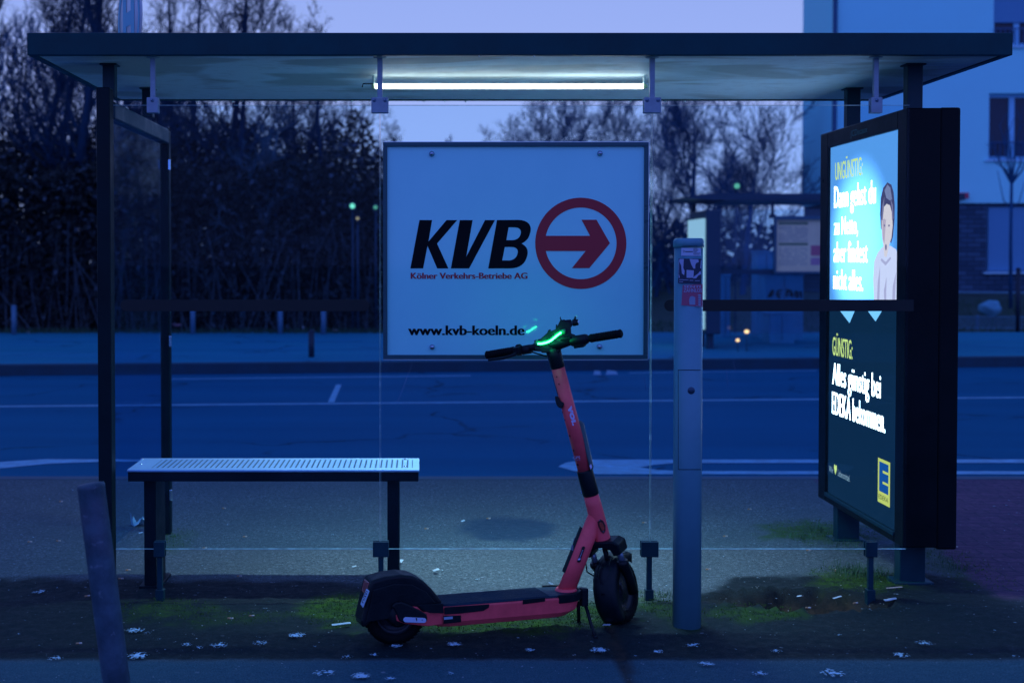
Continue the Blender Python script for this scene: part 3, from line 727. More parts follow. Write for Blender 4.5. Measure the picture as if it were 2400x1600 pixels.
# the child on the poster, flat print
cq = lambda off: (lambda u, v: Q(1880 + u / 2.9025, 240 + v / 2.9025, off))
g = MB(); shape(g, [[(490, 1380), (483, 1200), (490, 1080), (515, 1020), (545, 985), (600, 975), (640, 1000), (652, 1040), (650, 1200), (645, 1380)]], cq(.0022)); obj('printed_jumper', g, emat('print_jumper', (.80, .72, .90), 1.15), poster, fix=False)
g = MB(); shape(g, [[(536, 860), (530, 760), (535, 650), (552, 580), (580, 545), (607, 560), (622, 610), (630, 700), (628, 800), (618, 910), (606, 960), (570, 900)]], cq(.0026)); obj('printed_hair', g, emat('print_hair', (.10, .09, .22), .8), poster, fix=False)
g = MB(); shape(g, [[(540, 850), (540, 780), (553, 715), (575, 690), (598, 700), (613, 760), (616, 840), (608, 920), (588, 985), (575, 1050), (560, 1050), (553, 980), (544, 920)]], cq(.003)); obj('printed_face', g, emat('print_skin', (.92, .70, .70), 1.1), poster, fix=False)
M_pd = emat('print_dark', (.32, .26, .45), .8)
for nm, (u, v, a, b) in (('printed_eye', (560, 838, 6, 7)), ('printed_eye', (591, 838, 6, 7)), ('printed_mouth', (570, 985, 6, 22))):
    g = MB(); shape(g, [[(u + a * math.cos(t), v + b * math.sin(t)) for t in [2 * math.pi * i / 12 for i in range(12)]]], cq(.0034)); obj(nm, g, M_pd, poster, fix=False)
for lp in ([(538, 800), (545, 700), (560, 640), (556, 720), (548, 800)], [(612, 800), (608, 720), (600, 650), (618, 700), (622, 790)]):
    g = MB(); shape(g, [lp], cq(.0034)); obj('printed_hair', g, M_pd, poster, fix=False)
M_fold = emat('print_fold', (.62, .52, .74), 1.0)
for lp in ([(508, 1380), (514, 1230), (530, 1110), (528, 1250), (524, 1380)], [(612, 1380), (616, 1250), (640, 1150), (634, 1270), (630, 1380)], [(560, 1380), (556, 1280), (575, 1180), (572, 1290), (572, 1380)], [(540, 1060), (568, 1085), (600, 1050), (606, 1062), (568, 1110), (534, 1075)]):
    g = MB(); shape(g, [lp], cq(.0034)); obj('printed_fold', g, M_fold, poster, fix=False)
g = MB(); shape(g, [[(545, 800), (558, 790), (570, 800), (560, 960), (548, 930)]], cq(.0032)); obj('printed_shade', g, emat('print_shade', (.70, .50, .60), 1.0), poster, fix=False)
g = MB(); shape(g, [[(560, 600), (580, 560), (600, 580), (612, 660), (596, 668), (572, 650)]], cq(.0030)); obj('printed_hair_sheen', g, emat('print_sheen', (.30, .30, .50), .9), poster, fix=False)
g = MB(); a = PX(1993.7, 320, AX - .001); b = PX(2033, 311, AX - .001); t = PX(1993.7, 306, AX - .001)
text(g, 'JCDecaux', (AX - .001, a.y, (a.z + b.z) / 2), (0, -1, 0), (0, 0, 1), a.y - b.y, t.z - a.z, .01); obj('maker_lettering', g, mat('teal_lettering', (.05, .25, .25), .5), ab, fix=False)
M_cover = glass('cover_glass', (0.95, 0.98, 1.0), 0.25, 0.006, 0.02)
g = MB(); g.box(AX + .006, AX + .009, iy0 + .001, iy1 - .001, iz0 + .001, iz1 - .001); obj('cover_pane', g, M_cover, ab)

# ================================================================== H SIGN ON THE SHELTER ROOF
hp = W(305, 45, 7.0)
hs = thing('stop_sign', (hp.x, 7.0, RZ1), 'round bus stop sign with a letter H, standing above the left end of the roof', 'sign')
ax_ = Vector((math.cos(R(75)), -math.sin(R(15)), 0)); ax_ = Vector((-.90, -.44, 0)).normalized()
M_hy = mat('sign_pale', (0.62, 0.68, 0.72), .5); M_hg = mat('sign_green', (0.03, 0.42, 0.62), .5)
side = Vector((-ax_.y, ax_.x, 0)); rH = .225
g = MB(); g.lathe(hp, ax_, [(0, -.006), (rH, -.006), (rH, .006), (0, .006)], 48); obj('sign_disc', g, M_hy, hs, fix=True)
def hmap(u, v): return hp + ax_ * (.008) + side * (u * rH) + Vector((0, 0, v * rH))
circ = lambda r: [(r * math.cos(t), r * math.sin(t)) for t in [2 * math.pi * i / 48 for i in range(48)]]
g = MB(); shape(g, [circ(.995), circ(.84)], hmap)
def hmap2(u, v): return hmap(u, v) + ax_ * .0006
shape(g, [[(-.52, -.62), (-.2, -.62), (-.2, -.16), (.2, -.16), (.2, -.62), (.52, -.62), (.52, .62), (.2, .62), (.2, .16), (-.2, .16), (-.2, .62), (-.52, .62)]], hmap2)
obj('letter_h', g, M_hg, hs, fix=False)
g = MB(); g.tube([(hp.x, 7.0, RZ1 - .004), (hp.x, 7.0, hp.z - rH + .02)], .02, 12); obj('bracket', g, M_post, hs)

# ================================================================== GREY INFORMATION COLUMN (near)
CY = 5.59
c0 = G(1615, 1473); CY = c0.y
ic = thing('information_column', (c0.x, CY, 0), 'slim pale grey column with three stickers, standing right of the scooter', 'post')
M_col = mat('column_paint', (0.08, 0.27, 0.36), .42, 0, .10, 5, .03, 60)
hw = .057
def rrect(z, hx_, hy_, r, n=6):
    out = []
    for cx, cy, a0 in ((hx_ - r, hy_ - r, 0), (-hx_ + r, hy_ - r, 90), (-hx_ + r, -hy_ + r, 180), (hx_ - r, -hy_ + r, 270)):
        for i in range(n + 1):
            t = R(a0 + 90 * i / n); out.append(Vector((c0.x + cx + r * math.cos(t), CY + .05 + cy + r * math.sin(t), z)))
    return out
def stack(levels):
    g = MB(); n = len(levels[0])
    vs = [v for l in levels for v in l]
    fs = [(i * n + k, i * n + (k + 1) % n, (i + 1) * n + (k + 1) % n, (i + 1) * n + k) for i in range(len(levels) - 1) for k in range(n)]
    g.add(vs, fs, True); g.f.append(tuple(range(n))[::-1]); g.sm.append(False); g.mi.append(0); g.f.append(tuple((len(levels) - 1) * n + k for k in range(n))); g.sm.append(False); g.mi.append(0)
    return g
ct = W(1615, 558, CY - .0).z; cc = W(1615, 580, CY).z
obj('column_body', stack([rrect(-.02, hw, hw * .95, .046), rrect(cc, hw, hw * .95, .046)]), M_col, ic)
obj('cap', stack([rrect(cc + .001, hw + .004, hw, .047), rrect(ct - .012, hw + .004, hw, .047), rrect(ct - .004, hw, hw - .004, .043), rrect(ct, hw - .008, hw - .012, .025)]), M_col, ic)
fy = CY + .05 - hw * .95
def cp(px, py, off=.0008): p = W(px, py, fy - off); return Vector((p.x, fy - off, p.z))
def cquad(pts, m, name, off=.0008, parent=None):
    g = MB(); g.add([cp(a, b, off) for a, b in pts], [tuple(range(len(pts)))]); return obj(name, g, m, parent or ic, fix=False)
g = MB()
for a, b, c_, d in ((1590, 866, 1642, 867.5), (1590, 1099, 1643, 1100.5)):
    g.add([cp(a, b), cp(c_, b), cp(c_, d), cp(a, d)], [(0, 1, 2, 3)])
g.add([cp(1589, 866), cp(1590.2, 866), cp(1590.2, 1100), cp(1589, 1100)], [(0, 1, 2, 3)])
obj('door_seam', g, M_black, ic, fix=False)
kp = cp(1620, 915, 0); g = MB(); g.lathe(kp, (0, -1, 0), [(0, .003), (.006, .003), (.013, .002), (.015, 0)], 20); obj('lock', g, mat('lock_dark', (.03, .07, .12), .3, .6), ic)
M_stw = mat('sticker_white', (0.40, 0.52, 0.72), .5); M_stk = mat('sticker_black', (0.01, 0.03, 0.07), .5); M_str = mat('sticker_red', (0.34, 0.08, 0.16), .5)
M_stp = mat('sticker_pale', (0.32, 0.40, 0.62), .5)
zs = 120 / 941
def sc_(u, v): return (1560 + u * zs, 540 + v * zs)
s1_ = cquad([sc_(285, 465), sc_(648, 468), sc_(650, 325), sc_(290, 322)], M_stw, 'sticker')
g = MB()
def qd(g, u0, v0, u1, v1, off=.0016):
    g.add([cp(*sc_(u0, v1), off), cp(*sc_(u1, v1), off), cp(*sc_(u1, v0), off), cp(*sc_(u0, v0), off)], [(0, 1, 2, 3)])
for k, w_ in enumerate((70, 90, 80, 60, 128, 120)): qd(g, 510, 330 + k * 21, 510 + w_, 338 + k * 21)
qd(g, 360, 382, 500, 398)
for k in range(8):
    t0, t1 = R(-110 + k * 28), R(-110 + (k + 1) * 28); f = lambda t, r: cp(*sc_(325 + r * math.cos(t), 385 + r * .9 * math.sin(t)), .0016)
    g.add([f(t0, 16), f(t0, 24), f(t1, 24), f(t1, 16)], [(0, 1, 2, 3)])
obj('print', g, M_stk, s1_, fix=False)
s2_ = cquad([sc_(228, 970), sc_(655, 990), sc_(660, 520), sc_(240, 515)], M_stk, 'sticker')
g = MB()
pm = lambda u, v: cp(*sc_(u, v), .0016)
for lp in ([(255, 525), (335, 525), (325, 690), (350, 740), (340, 820), (300, 790), (285, 640), (250, 570)], [(440, 525), (600, 530), (610, 580), (560, 600), (545, 640), (545, 700), (510, 700), (470, 620)], [(385, 725), (520, 735), (510, 870), (385, 870)], [(640, 740), (655, 800), (600, 830), (560, 880), (500, 880), (530, 840), (600, 790)], [(240, 530), (250, 600), (245, 800), (262, 870), (240, 870)], [(650, 540), (660, 560), (655, 700), (635, 690)]):
    shape(g, [lp], pm)
for (u, v, w_) in ((250, 900, 80), (440, 912, 70), (540, 918, 90), (250, 938, 70), (330, 905, 90)): qd(g, u, v, u + w_, v + 9)
obj('print', g, M_stp, s2_, fix=False)
s3_ = cquad([sc_(290, 1372), sc_(680, 1408), sc_(682, 985), sc_(315, 1005)], M_str, 'sticker', .0006)
def stk_text(s, u0, v0, u1, vt, m, par, bold=.02):
    g = MB(); a = cp(*sc_(u0, v0), .0016); b = cp(*sc_(u1, v0), .0016); t = cp(*sc_(u0, vt), .0016)
    text(g, s, a, (1, 0, 0), (0, 0, 1), b.x - a.x, t.z - a.z, bold); return obj('lettering', g, m, par, fix=False)
stk_text('SENTI', 335, 1055, 640, 1012, M_stp, s3_, .04); stk_text('ZAHNLOS', 330, 1135, 668, 1070, M_stp, s3_, .04)
g = MB()
for lp in ([(440, 1365), (430, 1280), (450, 1215), (500, 1205), (545, 1230), (545, 1365)],): shape(g, [lp], pm)
for k in range(5): shape(g, [[(625 + (34 - k) * math.cos(t), 1190 + k * 42 + 17 * math.sin(t)) for t in [2 * math.pi * i / 10 for i in range(10)]]], pm)
qd(g, 560, 1385, 675, 1395)
obj('print', g, mat('sticker_greyblue', (.22, .30, .46), .6), s3_, fix=False)
g = MB(); a = cp(1598, 577.5, .0055); b = cp(1634, 577.5, .0055); text(g, 'KUNDENSERVICE KVB', a, (1, 0, 0), (0, 0, 1), b.x - a.x, .0045, .02); obj('lettering', g, M_stk, ic, fix=False)

# ================================================================== LEANING BOLLARD (near left)
LBY = 4.42
t0 = W(213, 1137, LBY); b0 = W(274, 1606, LBY); d = (t0 - b0).normalized(); base = t0 - d * (t0.z / d.z) * 1.04
lb = thing('leaning_bollard', (base.x, base.y, 0), 'worn steel tube bollard leaning left, in front of the shelter\'s left end', 'bollard')
M_lb = bpy.data.materials.new('galvanised_tube'); M_lb.use_nodes = True
N = M_lb.node_tree.nodes; L = M_lb.node_tree.links; P = N['Principled BSDF']; tc = N.new('ShaderNodeTexCoord')
c = cmix(rng(ntex(9, 6, .65), .38, .66, 0, 1), (0.015, 0.05, 0.08), (0.055, 0.12, 0.18)); c = cmix(rng(ntex(3.3, 4, .6), .5, .72, 0, .7), c, (0.10, 0.09, 0.15)); c = cmix(rng(ntex(22, 4, .7), .62, .72, 0, .6), c, (.2, .28, .36))
L.new(c, P.inputs['Base Color']); P.inputs['Metallic'].default_value = .25; L.new(rng(ntex(12, 5), .3, .7, .4, .7), P.inputs['Roughness'])
r0 = .0445
g = MB(); ax2 = d; pts = [base + d * (t0 - base).length * k / 12 for k in range(13)]
g.tube(pts, r0, 40, caps=False); sd = Vector((0, -1, 0))
obj('tube', g, M_lb, lb)
g = MB(); g.lathe(t0, d, [(r0 + .0005, -.012), (r0 + .001, -.001), (r0 - .002, .0045), (.012, .007), (0, .0075)], 40); obj('cap', g, M_lb, lb)
g = MB(); hpz = W(201, 1149, LBY - r0 * .8); g.lathe(hpz + Vector((0, .003, 0)), (-.25, -1, 0), [(0, .003), (.0045, .003), (.005, 0)], 12); obj('drilled_hole', g, M_black, lb)

# ================================================================== E-SCOOTER
R0 = G(925, 1507); F0 = G(1464, 1459)
hd = (F0 - R0).normalized(); rt = Vector((hd.y, -hd.x, 0)); UPZ = Vector((0, 0, 1))
def SL(s, t, z): return R0 + hd * s + rt * t + UPZ * z
def SP(px, py, t): return PP(px, py, R0 + rt * t, rt)
scn = thing('electric_scooter', tuple(SL(.5, 0, 0)), 'coral pink electric kick scooter with a glowing green light bar, parked behind the shelter', 'scooter')
M_coral = mat('coral_paint', (0.88, 0.10, 0.125), .42, 0, .20, 9, .04, 150, .25)
M_deck = mat('deck_rubber', (0.003, 0.030, 0.055), .55, 0, .3, 9, .2, 100, .2)
M_bl = mat('scooter_black', (0.001, 0.008, 0.013), .42, 0, .3, 12, .1, 110, .22)
RR = .125
# deck
DT = .088
nose = []
def deckout(w_, s0, s1, taper=.11):
    o = [SL(s0, w_ * .75, 0), SL(s0 + .05, w_, 0)]
    for i in range(13):
        a = math.pi / 2 * (1 - i / 6); o.append(SL(s1 - taper + taper * math.cos(a), w_ * math.sin(a), 0))
    o += [SL(s0 + .05, -w_, 0), SL(s0, -w_ * .75, 0)]
    return o
def lvl(o, z): return [Vector((p.x, p.y, z)) for p in o]
def layers(levels, m, name, parent=scn, bevel=.0):
    g = stack(levels); g.sm = [False] * len(g.sm); return obj(name, g, m, parent, bevel=bevel)
full = deckout(DT, .145, .80)
layers([lvl(deckout(DT - .022, .16, .735), .066), lvl(deckout(DT - .004, .145, .775), .09), lvl(deckout(DT, .145, .79), .142), lvl(deckout(DT, .145, .79), .150)], M_coral, 'deck', bevel=.006)
layers([lvl(deckout(DT - .008, .15, .79), .151), lvl(deckout(DT - .012, .15, .785), .158)], M_deck, 'deck_mat', bevel=.002)
g = MB()
for k in range(15):
    tt = -DT + .016 + k * (2 * DT - .032) / 14; g.obox(SL(.40, tt, .1592), hd, rt, UPZ, .46, .005, .002)
obj('grip_ribs', g, M_deck, scn)
# black bumper round the nose
g = MB(); on = deckout(DT + .003, .145, .80); inn = deckout(DT - .010, .145, .785)
idx = [i for i in range(2, 15)]
A_ = [on[i] for i in idx]; B_ = [inn[i] for i in idx]; back_a = SL(.665, DT + .003, 0); back_b = SL(.665, -DT - .003, 0)
A_ = [back_a] + A_ + [back_b]; B_ = [SL(.665, DT - .010, 0)] + B_ + [SL(.665, -DT + .010, 0)]
n = len(A_); vs = [Vector((p.x, p.y, .128)) for p in A_] + [Vector((p.x, p.y, .1635)) for p in A_] + [Vector((p.x, p.y, .1635)) for p in B_] + [Vector((p.x, p.y, .128)) for p in B_]
g.add(vs, [(k * n + i, k * n + i + 1, ((k + 1) % 4) * n + i + 1, ((k + 1) % 4) * n + i) for k in range(4) for i in range(n - 1)] + [(0, n, 2 * n, 3 * n), (n - 1, 2 * n - 1, 3 * n - 1, 4 * n - 1)])
obj('nose_bumper', g, M_bl, scn, bevel=.004)
# side stripes / labels on the near side of the deck
def sidequad(name, pts, t, m, th=.003, parent=scn, bevel=.0008):
    g = MB(); g.prism([SP(a, b, t) for a, b in pts], -rt, th); return obj(name, g, m, parent, bevel=bevel)
c3 = lambda u, v: (820 + u * .15308, 1300 + v * .15308)
ca_ = lambda u, v: (800 + u / 3.095, 1160 + v / 3.095)
sidequad('side_cover', [ca_(560, 795), ca_(740, 785), ca_(742, 856), ca_(640, 853), ca_(590, 830)], DT + .005, M_bl)
sidequad('side_rubber', [ca_(748, 812), ca_(1075, 790), ca_(1070, 815), ca_(1030, 838), ca_(860, 858), ca_(748, 864)], DT + .0025, M_bl)
sidequad('label_plate', [ca_(740, 874), ca_(868, 870), ca_(870, 920), ca_(742, 932)], DT + .0018, M_bl, .002)
sidequad('label_plate', [ca_(1318, 757), ca_(1480, 741), ca_(1478, 770), ca_(1316, 791)], DT + .0022, M_bl, .002)
q_ = sidequad('label_print', [ca_(744, 883), ca_(808, 878), ca_(809, 896), ca_(745, 902)], DT + .0026, mat('label_pale', (.25, .4, .55), .5), .0006)
# rear fender
prof = [(-.145, .085), (-.150, .115), (-.118, .245), (-.108, .268), (-.05, .280), (.01, .284), (.06, .276), (.10, .255), (.135, .222), (.165, .185), (.185, .160), (.15, .14), (.12, .152), (.07, .178), (-.01, .182), (-.08, .15), (-.115, .10)]
g = MB(); g.prism([SL(s, -.055, z) for s, z in prof], rt, .112); fe = obj('rear_fender', g, M_bl, scn, bevel=.012, seg=3)
g = MB(); g.prism([SL(s, .0575, z) for s, z in [(-.135, .11), (-.105, .235), (-.02, .252), (.05, .245), (.11, .212), (.15, .165), (.10, .135), (.0, .12), (-.07, .115)]], rt, .006); obj('fender_panel', g, M_bl, fe, bevel=.004)
# tail light and plate
pn = (hd * -1).normalized()
tl = SL(-.118, 0, .235)
g = MB(); g.obox(tl + hd * .004 - UPZ * .002, rt, hd * 1.0, Vector((hd.x * .25, hd.y * .25, 1)), .070, .016, .05); obj('tail_light', g, mat('red_lens', (.25, .02, .035), .2, 0, 0, coat=.6), scn, bevel=.004)
g = MB(); pu = (UPZ * .92 + hd * .33).normalized(); pc_ = SL(-.148, .012, .165); pnn = rt.cross(pu)
ppx = [c3(262, 515), c3(305, 550), c3(208, 803), c3(170, 745)]
plate_n = (-hd * .8 + rt * .55).normalized()
prr = (rt * .8 + hd * .3).normalized()
g.add([], [])
P0 = SL(-.150, .03, .17)
pts = [PP(a, b, P0, (-hd * .92 + rt * .25 + UPZ * .15).normalized()) for a, b in ppx]
g.prism(pts, -hd, .003); plt = obj('number_plate', g, mat('plate_white', (.38, .62, .78), .5), scn, bevel=.001)
g = MB(); cxp = sum(pts, Vector()) / 4; eu = (pts[3] - pts[0]) * .5 + (pts[2] - pts[1]) * .5; ev = (pts[1] - pts[0])
def pq(a, b): return pts[0] + (pts[3] - pts[0]) * a + (pts[1] - pts[0]) * b - hd * .0035
for k in range(3):
    for (a, b, a2, b2) in ((.08, .2, .11, .8), (.08, .2, .24, .3), (.2, .45, .24, .8)):
        o_ = k * .17; g.add([pq(a + o_, b), pq(a2 + o_, b), pq(a2 + o_, b2), pq(a + o_, b2)], [(0, 1, 2, 3)])
for (a, b, a2, b2) in ((.62, .3, .66, .75), (.66, .3, .85, .42), (.80, .42, .85, .75)): g.add([pq(a, b), pq(a2, b), pq(a2, b2), pq(a, b2)], [(0, 1, 2, 3)])
obj('plate_print', g, M_ink, plt, fix=False)
# wheels
def wheel(name, c, axis, R_, wd, parent):
    p = wd / 2
    prof = [(R_ * .66, -p * .9), (R_ * .80, -p * 1.0), (R_ * .93, -p * .86), (R_ * .985, -p * .5), (R_, 0), (R_ * .985, p * .5), (R_ * .93, p * .86), (R_ * .80, p), (R_ * .66, p * .9), (R_ * .66, -p * .9)]
    g = MB(); g.lathe(c, axis, prof, 48)
    ws = obj(name, MB().lathe(c, axis, [(0, -p * .55), (R_ * .25, -p * .6), (R_ * .3, -p * .35), (R_ * .58, -p * .3), (R_ * .665, -p * .85), (R_ * .665, p * .85), (R_ * .58, p * .3), (R_ * .3, p * .35), (R_ * .25, p * .6), (0, p * .55)], 36), mat('wheel_rim_black', (.016, .024, .035), .35, .3, .2, 10), parent)
    axis = Vector(axis).normalized(); a = Vector((0, 0, 1)); u = (a - axis * a.dot(axis)).normalized(); v = axis.cross(u)
    for k in range(44):
        t = 2 * math.pi * k / 44; rd = u * math.cos(t) + v * math.sin(t); tg = axis.cross(rd)
        for sgn in (-1, 1): g.obox(c + rd * (R_ - .0005) + axis * sgn * p * .42, rd, (axis + tg * sgn * .8), tg, .003, p * .6, .006)
    ty = obj('tyre', g, M_rubber, ws)
    return ws
rw = wheel('rear_wheel', SL(0, 0, RR), rt, RR, .062, scn)
# swing arms with white reflector
arm = [c3(970, 795), c3(1040, 800), c3(1120, 870), c3(1430, 905), c3(1430, 1060), c3(1200, 1092), c3(830, 1050), c3(720, 1010), c3(705, 930), c3(720, 880)]
g = MB(); g.prism([SP(a, b, .078) for a, b in arm], -rt, .014); obj('rear_arm', g, M_coral, scn, bevel=.004)
armb = [c3(640, 790), c3(700, 730), c3(800, 720), c3(900, 760), c3(1080, 850), c3(1180, 910), c3(1195, 1000), c3(1150, 1045), c3(830, 1045), c3(760, 1010), c3(730, 940), c3(690, 850)]
g = MB(); g.prism([SP(a, b, .088) for a, b in armb], -rt, .012); ac_ = obj('arm_cover', g, M_bl, scn, bevel=.005)
cap_ = []
for i in range(9): t = R(90 + 180 * i / 8); cap_.append(c3(862 + 42 * math.cos(t), 990 - 40 * math.sin(t)))
for i in range(9): t = R(-90 + 180 * i / 8); cap_.append(c3(1132 + 40 * math.cos(t), 1000 - 38 * math.sin(t)))
g = MB(); g.prism([SP(a, b, .0905) for a, b in cap_], -rt, .003); rf = obj('side_reflector', g, mat('reflector_white', (.45, .62, .85), .3, coat=.5), scn, bevel=.001)
g = MB(); g.add([SP(*c3(1005, 962), .0912), SP(*c3(1030, 962), .0912), SP(*c3(1028, 1018), .0912), SP(*c3(1018, 1000), .0912)], [(0, 1, 2, 3)])
g.lathe(SP(*c3(1107, 993), .0912), rt, [(0, .0002), (.0018, .0002), (.002, 0)], 8); obj('reflector_mark', g, M_ink, rf, fix=False)
g = MB(); g.box(0, 0, 0, 0, 0, 0) if False else None
g.lathe(SL(0, .04, RR), rt, [(.045, -.01), (.045, .02), (.03, .035), (0, .035)], 24); obj('hub_motor', g, M_bl, rw)
g = MB(); g.prism([SL(s, -.088, z) for s, z in [(-.03, .11), (-.03, .145), (.02, .155), (.16, .145), (.2, .10), (.16, .07), (.02, .1)]], rt, .012); obj('rear_arm', g, M_bl, scn, bevel=.004)
# down tube
foot = SL(.735, 0, .155); junc = SL(.868, 0, .455)
g = MB(); g.tube([foot, foot + (junc - foot) * .5, junc], [.037, .036, .034], 24, up=rt, sq=.8); g.tube([foot - UPZ * .006, foot + UPZ * .012], [.052, .040], 24)
dtube = obj('down_tube', g, M_coral, scn)
# head tube & stem along the steering axis
AXD = (hd * -.2834 + UPZ).normalized()
def AP(z): return SL(.90 - (z - .354) * .2834, 0, z)
g = MB(); g.tube([AP(.340), AP(.345), AP(.42), AP(.50), AP(.545)], [.033, .0335, .0335, .033, .031], 28); g.tube([AP(.338), AP(.350)], [.035, .035], 28)
obj('head_tube', g, M_coral, scn)
g = MB(); g.tube([AP(.545), AP(.55), AP(.645), AP(.65)], [.0325, .034, .0335, .032], 28); colr = obj('stem_collar', g, M_bl, scn)
# steering frame
yaw = R(58.5); wv = Vector((math.cos(yaw), math.sin(yaw), 0)); bv0 = Vector((math.sin(yaw), -math.cos(yaw), 0))
av = AXD; bv = (bv0 - av * bv0.dot(av)).normalized(); wv = av.cross(bv) * -1
if wv.y < 0: wv = -wv
def ST(w_, b_, a_, zb=.354): return AP(zb) + wv * w_ + bv * b_ + av * a_
g = MB(); stem_lo, stem_hi = AP(.64), AP(1.075)
g.tube([stem_lo, stem_hi], [.0285, .0275], 28); stem = obj('stem', g, M_coral, scn)
g = MB(); g.tube([AP(1.073), AP(1.08), AP(1.12), AP(1.155)], [.0275, .0295, .030, .0315], 28); obj('stem_sleeve', g, M_bl, scn)
toC = (CAM - AP(.86)).normalized()
def onstem(px, py, r=.0285):
    p = PP(px, py, AP(.86), Vector((toC.x, toC.y, 0)).normalized() * 1.0)
    return p
def stemfront(px, py, lift=.0):
    """point on the visible surface of the stem under a pixel"""
    d = ray(px, py).normalized(); a = AP(.64); ax = (AP(1.075) - a).normalized()
    w0 = CAM - a; dp = d - ax * d.dot(ax); wp = w0 - ax * w0.dot(ax)
    A2 = dp.dot(dp); B2 = 2 * dp.dot(wp); rr = .0288 + lift; C2 = wp.dot(wp) - rr * rr; D2 = B2 * B2 - 4 * A2 * C2
    t = (-B2 - math.sqrt(max(D2, 0))) / (2 * A2); return CAM + d * t
zc_ = 240 / 941
s3c = lambda u, v: (1220 + u * zc_, 860 + v * zc_)
def decal(name, pts, m, lift=.0006, parent=None, sub=1):
    g = MB(); g.add([stemfront(*s3c(u, v), lift) for u, v in pts], [tuple(range(len(pts)))]); return obj(name, g, m, parent or stem, fix=False)
for line in ([(288, 68), (316, 165), (343, 260)], [(553, 992), (566, 1035), (580, 1080)]):
    g = MB()
    for (a, b), (c_, d_) in zip(line[:-1], line[1:]): g.add([stemfront(*s3c(a - 2, b), .0004), stemfront(*s3c(a + 3, b), .0004), stemfront(*s3c(c_ + 3, d_), .0004), stemfront(*s3c(c_ - 2, d_), .0004)], [(0, 1, 2, 3)])
    obj('seam', g, M_black, stem, fix=False)
for (u, v, r_) in ((275, 99, 8), (332, 89, 7), (291, 168, 8), (353, 156, 7), (386, 415, 9), (408, 487, 9), (452, 633, 11), (487, 766, 11), (525, 897, 11)):
    g = MB(); p = stemfront(*s3c(u, v), .0002); nrm = (p - (AP(.64) + AXD * (p - AP(.64)).dot(AXD))).normalized(); g.lathe(p, nrm, [(0, .0012), (r_ * .00032, .0012), (r_ * .00042, .0002)], 12); obj('rivet', g, mat('dark_rivet', (.08, .012, .02), .4, .5), stem)
g = MB(); hk = [(315, 268), (345, 266), (362, 300), (378, 318), (402, 328), (398, 352), (380, 382), (352, 372), (332, 350), (320, 310)]
pc0 = [stemfront(*s3c(min(max(u, 330), 400), v), .0) for u, v in hk]
g.prism([PP(*s3c(u, v), stemfront(*s3c(360, 320)), toC) for u, v in hk], toC, .022); obj('bag_hook', g, M_bl, stem, bevel=.004)
def stem_text(s, u0, v0, u1, v1, h_, m, bold=.03):
    """letters laid along a line on the tube surface"""
    vs_, fs_ = text_raw(s, bold); x0 = min(q.x for q in vs_); x1 = max(q.x for q in vs_); y1 = max(q.y for q in vs_)
    ln = math.hypot(u1 - u0, v1 - v0); dx_, dy_ = (u1 - u0) / ln, (v1 - v0) / ln; g = MB()
    g.add([stemfront(*s3c(u0 + dx_ * ln * (q.x - x0) / (x1 - x0) + dy_ * q.y / y1 * h_, v0 + dy_ * ln * (q.x - x0) / (x1 - x0) - dx_ * q.y / y1 * h_), .0007) for q in vs_], fs_)
    return obj('lettering', g, m, stem, fix=False)
M_sw = mat('stem_white_print', (.55, .55, .85), .5)
stem_text('voı.', 432, 362, 482, 540, 38, M_sw, .05)
stem_text('GPS', 482, 845, 548, 842, 26, M_sw, .0)
stem_text('tracked', 494, 858, 548, 855, 5, M_sw, .0)
stem_text('DEVK', 556, 1158, 642, 1148, 26, mat('blue_print', (.25, .5, .7), .5), .05)
stem_text('versichert', 582, 1232, 642, 1226, 6, mat('blue_print', (.25, .5, .7), .5), .0)
# battery / lock case on the far side of the stem
g = MB(); lk = [(512, 490), (555, 488), (582, 515), (672, 915), (668, 935), (645, 962), (560, 640)]
pcen = AP(.86) + (hd * .9).normalized() * .032
g.prism([PP(*s3c(u, v), pcen, toC) for u, v in lk], -toC, .05); lkc = obj('lock_case', g, mat('lock_case_grey', (.03, .10, .11), .35, 0, .25, 20), scn, bevel=.006)
g = MB(); g.add([PP(*s3c(u, v), pcen + toC * .001, toC) for u, v in ((634, 905), (648, 888), (658, 918), (645, 938))], [(0, 1, 2, 3)]); obj('small_label', g, M_sw, lkc, fix=False)
# amber reflector on head tube, labels on the down tube
f5 = lambda u, v: (1300 + u * 220 / 1015, 1180 + v * 220 / 1015)
hc_ = AP(.445)
def headfront(px, py, r=.0355, a=None, ax=None):
    a = a if a is not None else AP(.34); ax = ax if ax is not None else AXD
    d = ray(px, py).normalized(); w0 = CAM - a; dp = d - ax * d.dot(ax); wp = w0 - ax * w0.dot(ax)
    A2 = dp.dot(dp); B2 = 2 * dp.dot(wp); C2 = wp.dot(wp) - r * r; D2 = B2 * B2 - 4 * A2 * C2
    t = (-B2 - math.sqrt(max(D2, 0))) / (2 * A2); return CAM + d * t
def surfprism(name, pts, r, m, th, parent, a=None, ax=None, bevel=.001):
    v = [headfront(p[0], p[1], r, a, ax) for p in pts]; nrm = (v[1] - v[0]).cross(v[2] - v[0]).normalized()
    if nrm.dot(CAM - v[0]) < 0: nrm = -nrm
    g = MB(); g.prism(v, nrm, th); return obj(name, g, m, parent, bevel=bevel)
lz = [f5(490, 165), f5(520, 180), f5(545, 230), f5(546, 290), f5(525, 320), f5(497, 300), f5(470, 245), f5(462, 195)]
surfprism('amber_reflector', lz, .0338, mat('amber_rim', (.05, .012, .012), .4), .005, scn)
lz2 = [f5(492, 195), f5(512, 205), f5(532, 245), f5(530, 280), f5(512, 290), f5(485, 245), f5(477, 210)]
am = surfprism('reflector_lens', lz2, .0338, mat('amber_lens', (.35, .05, .03), .2, 0, 0, coat=.6), .0065, scn)
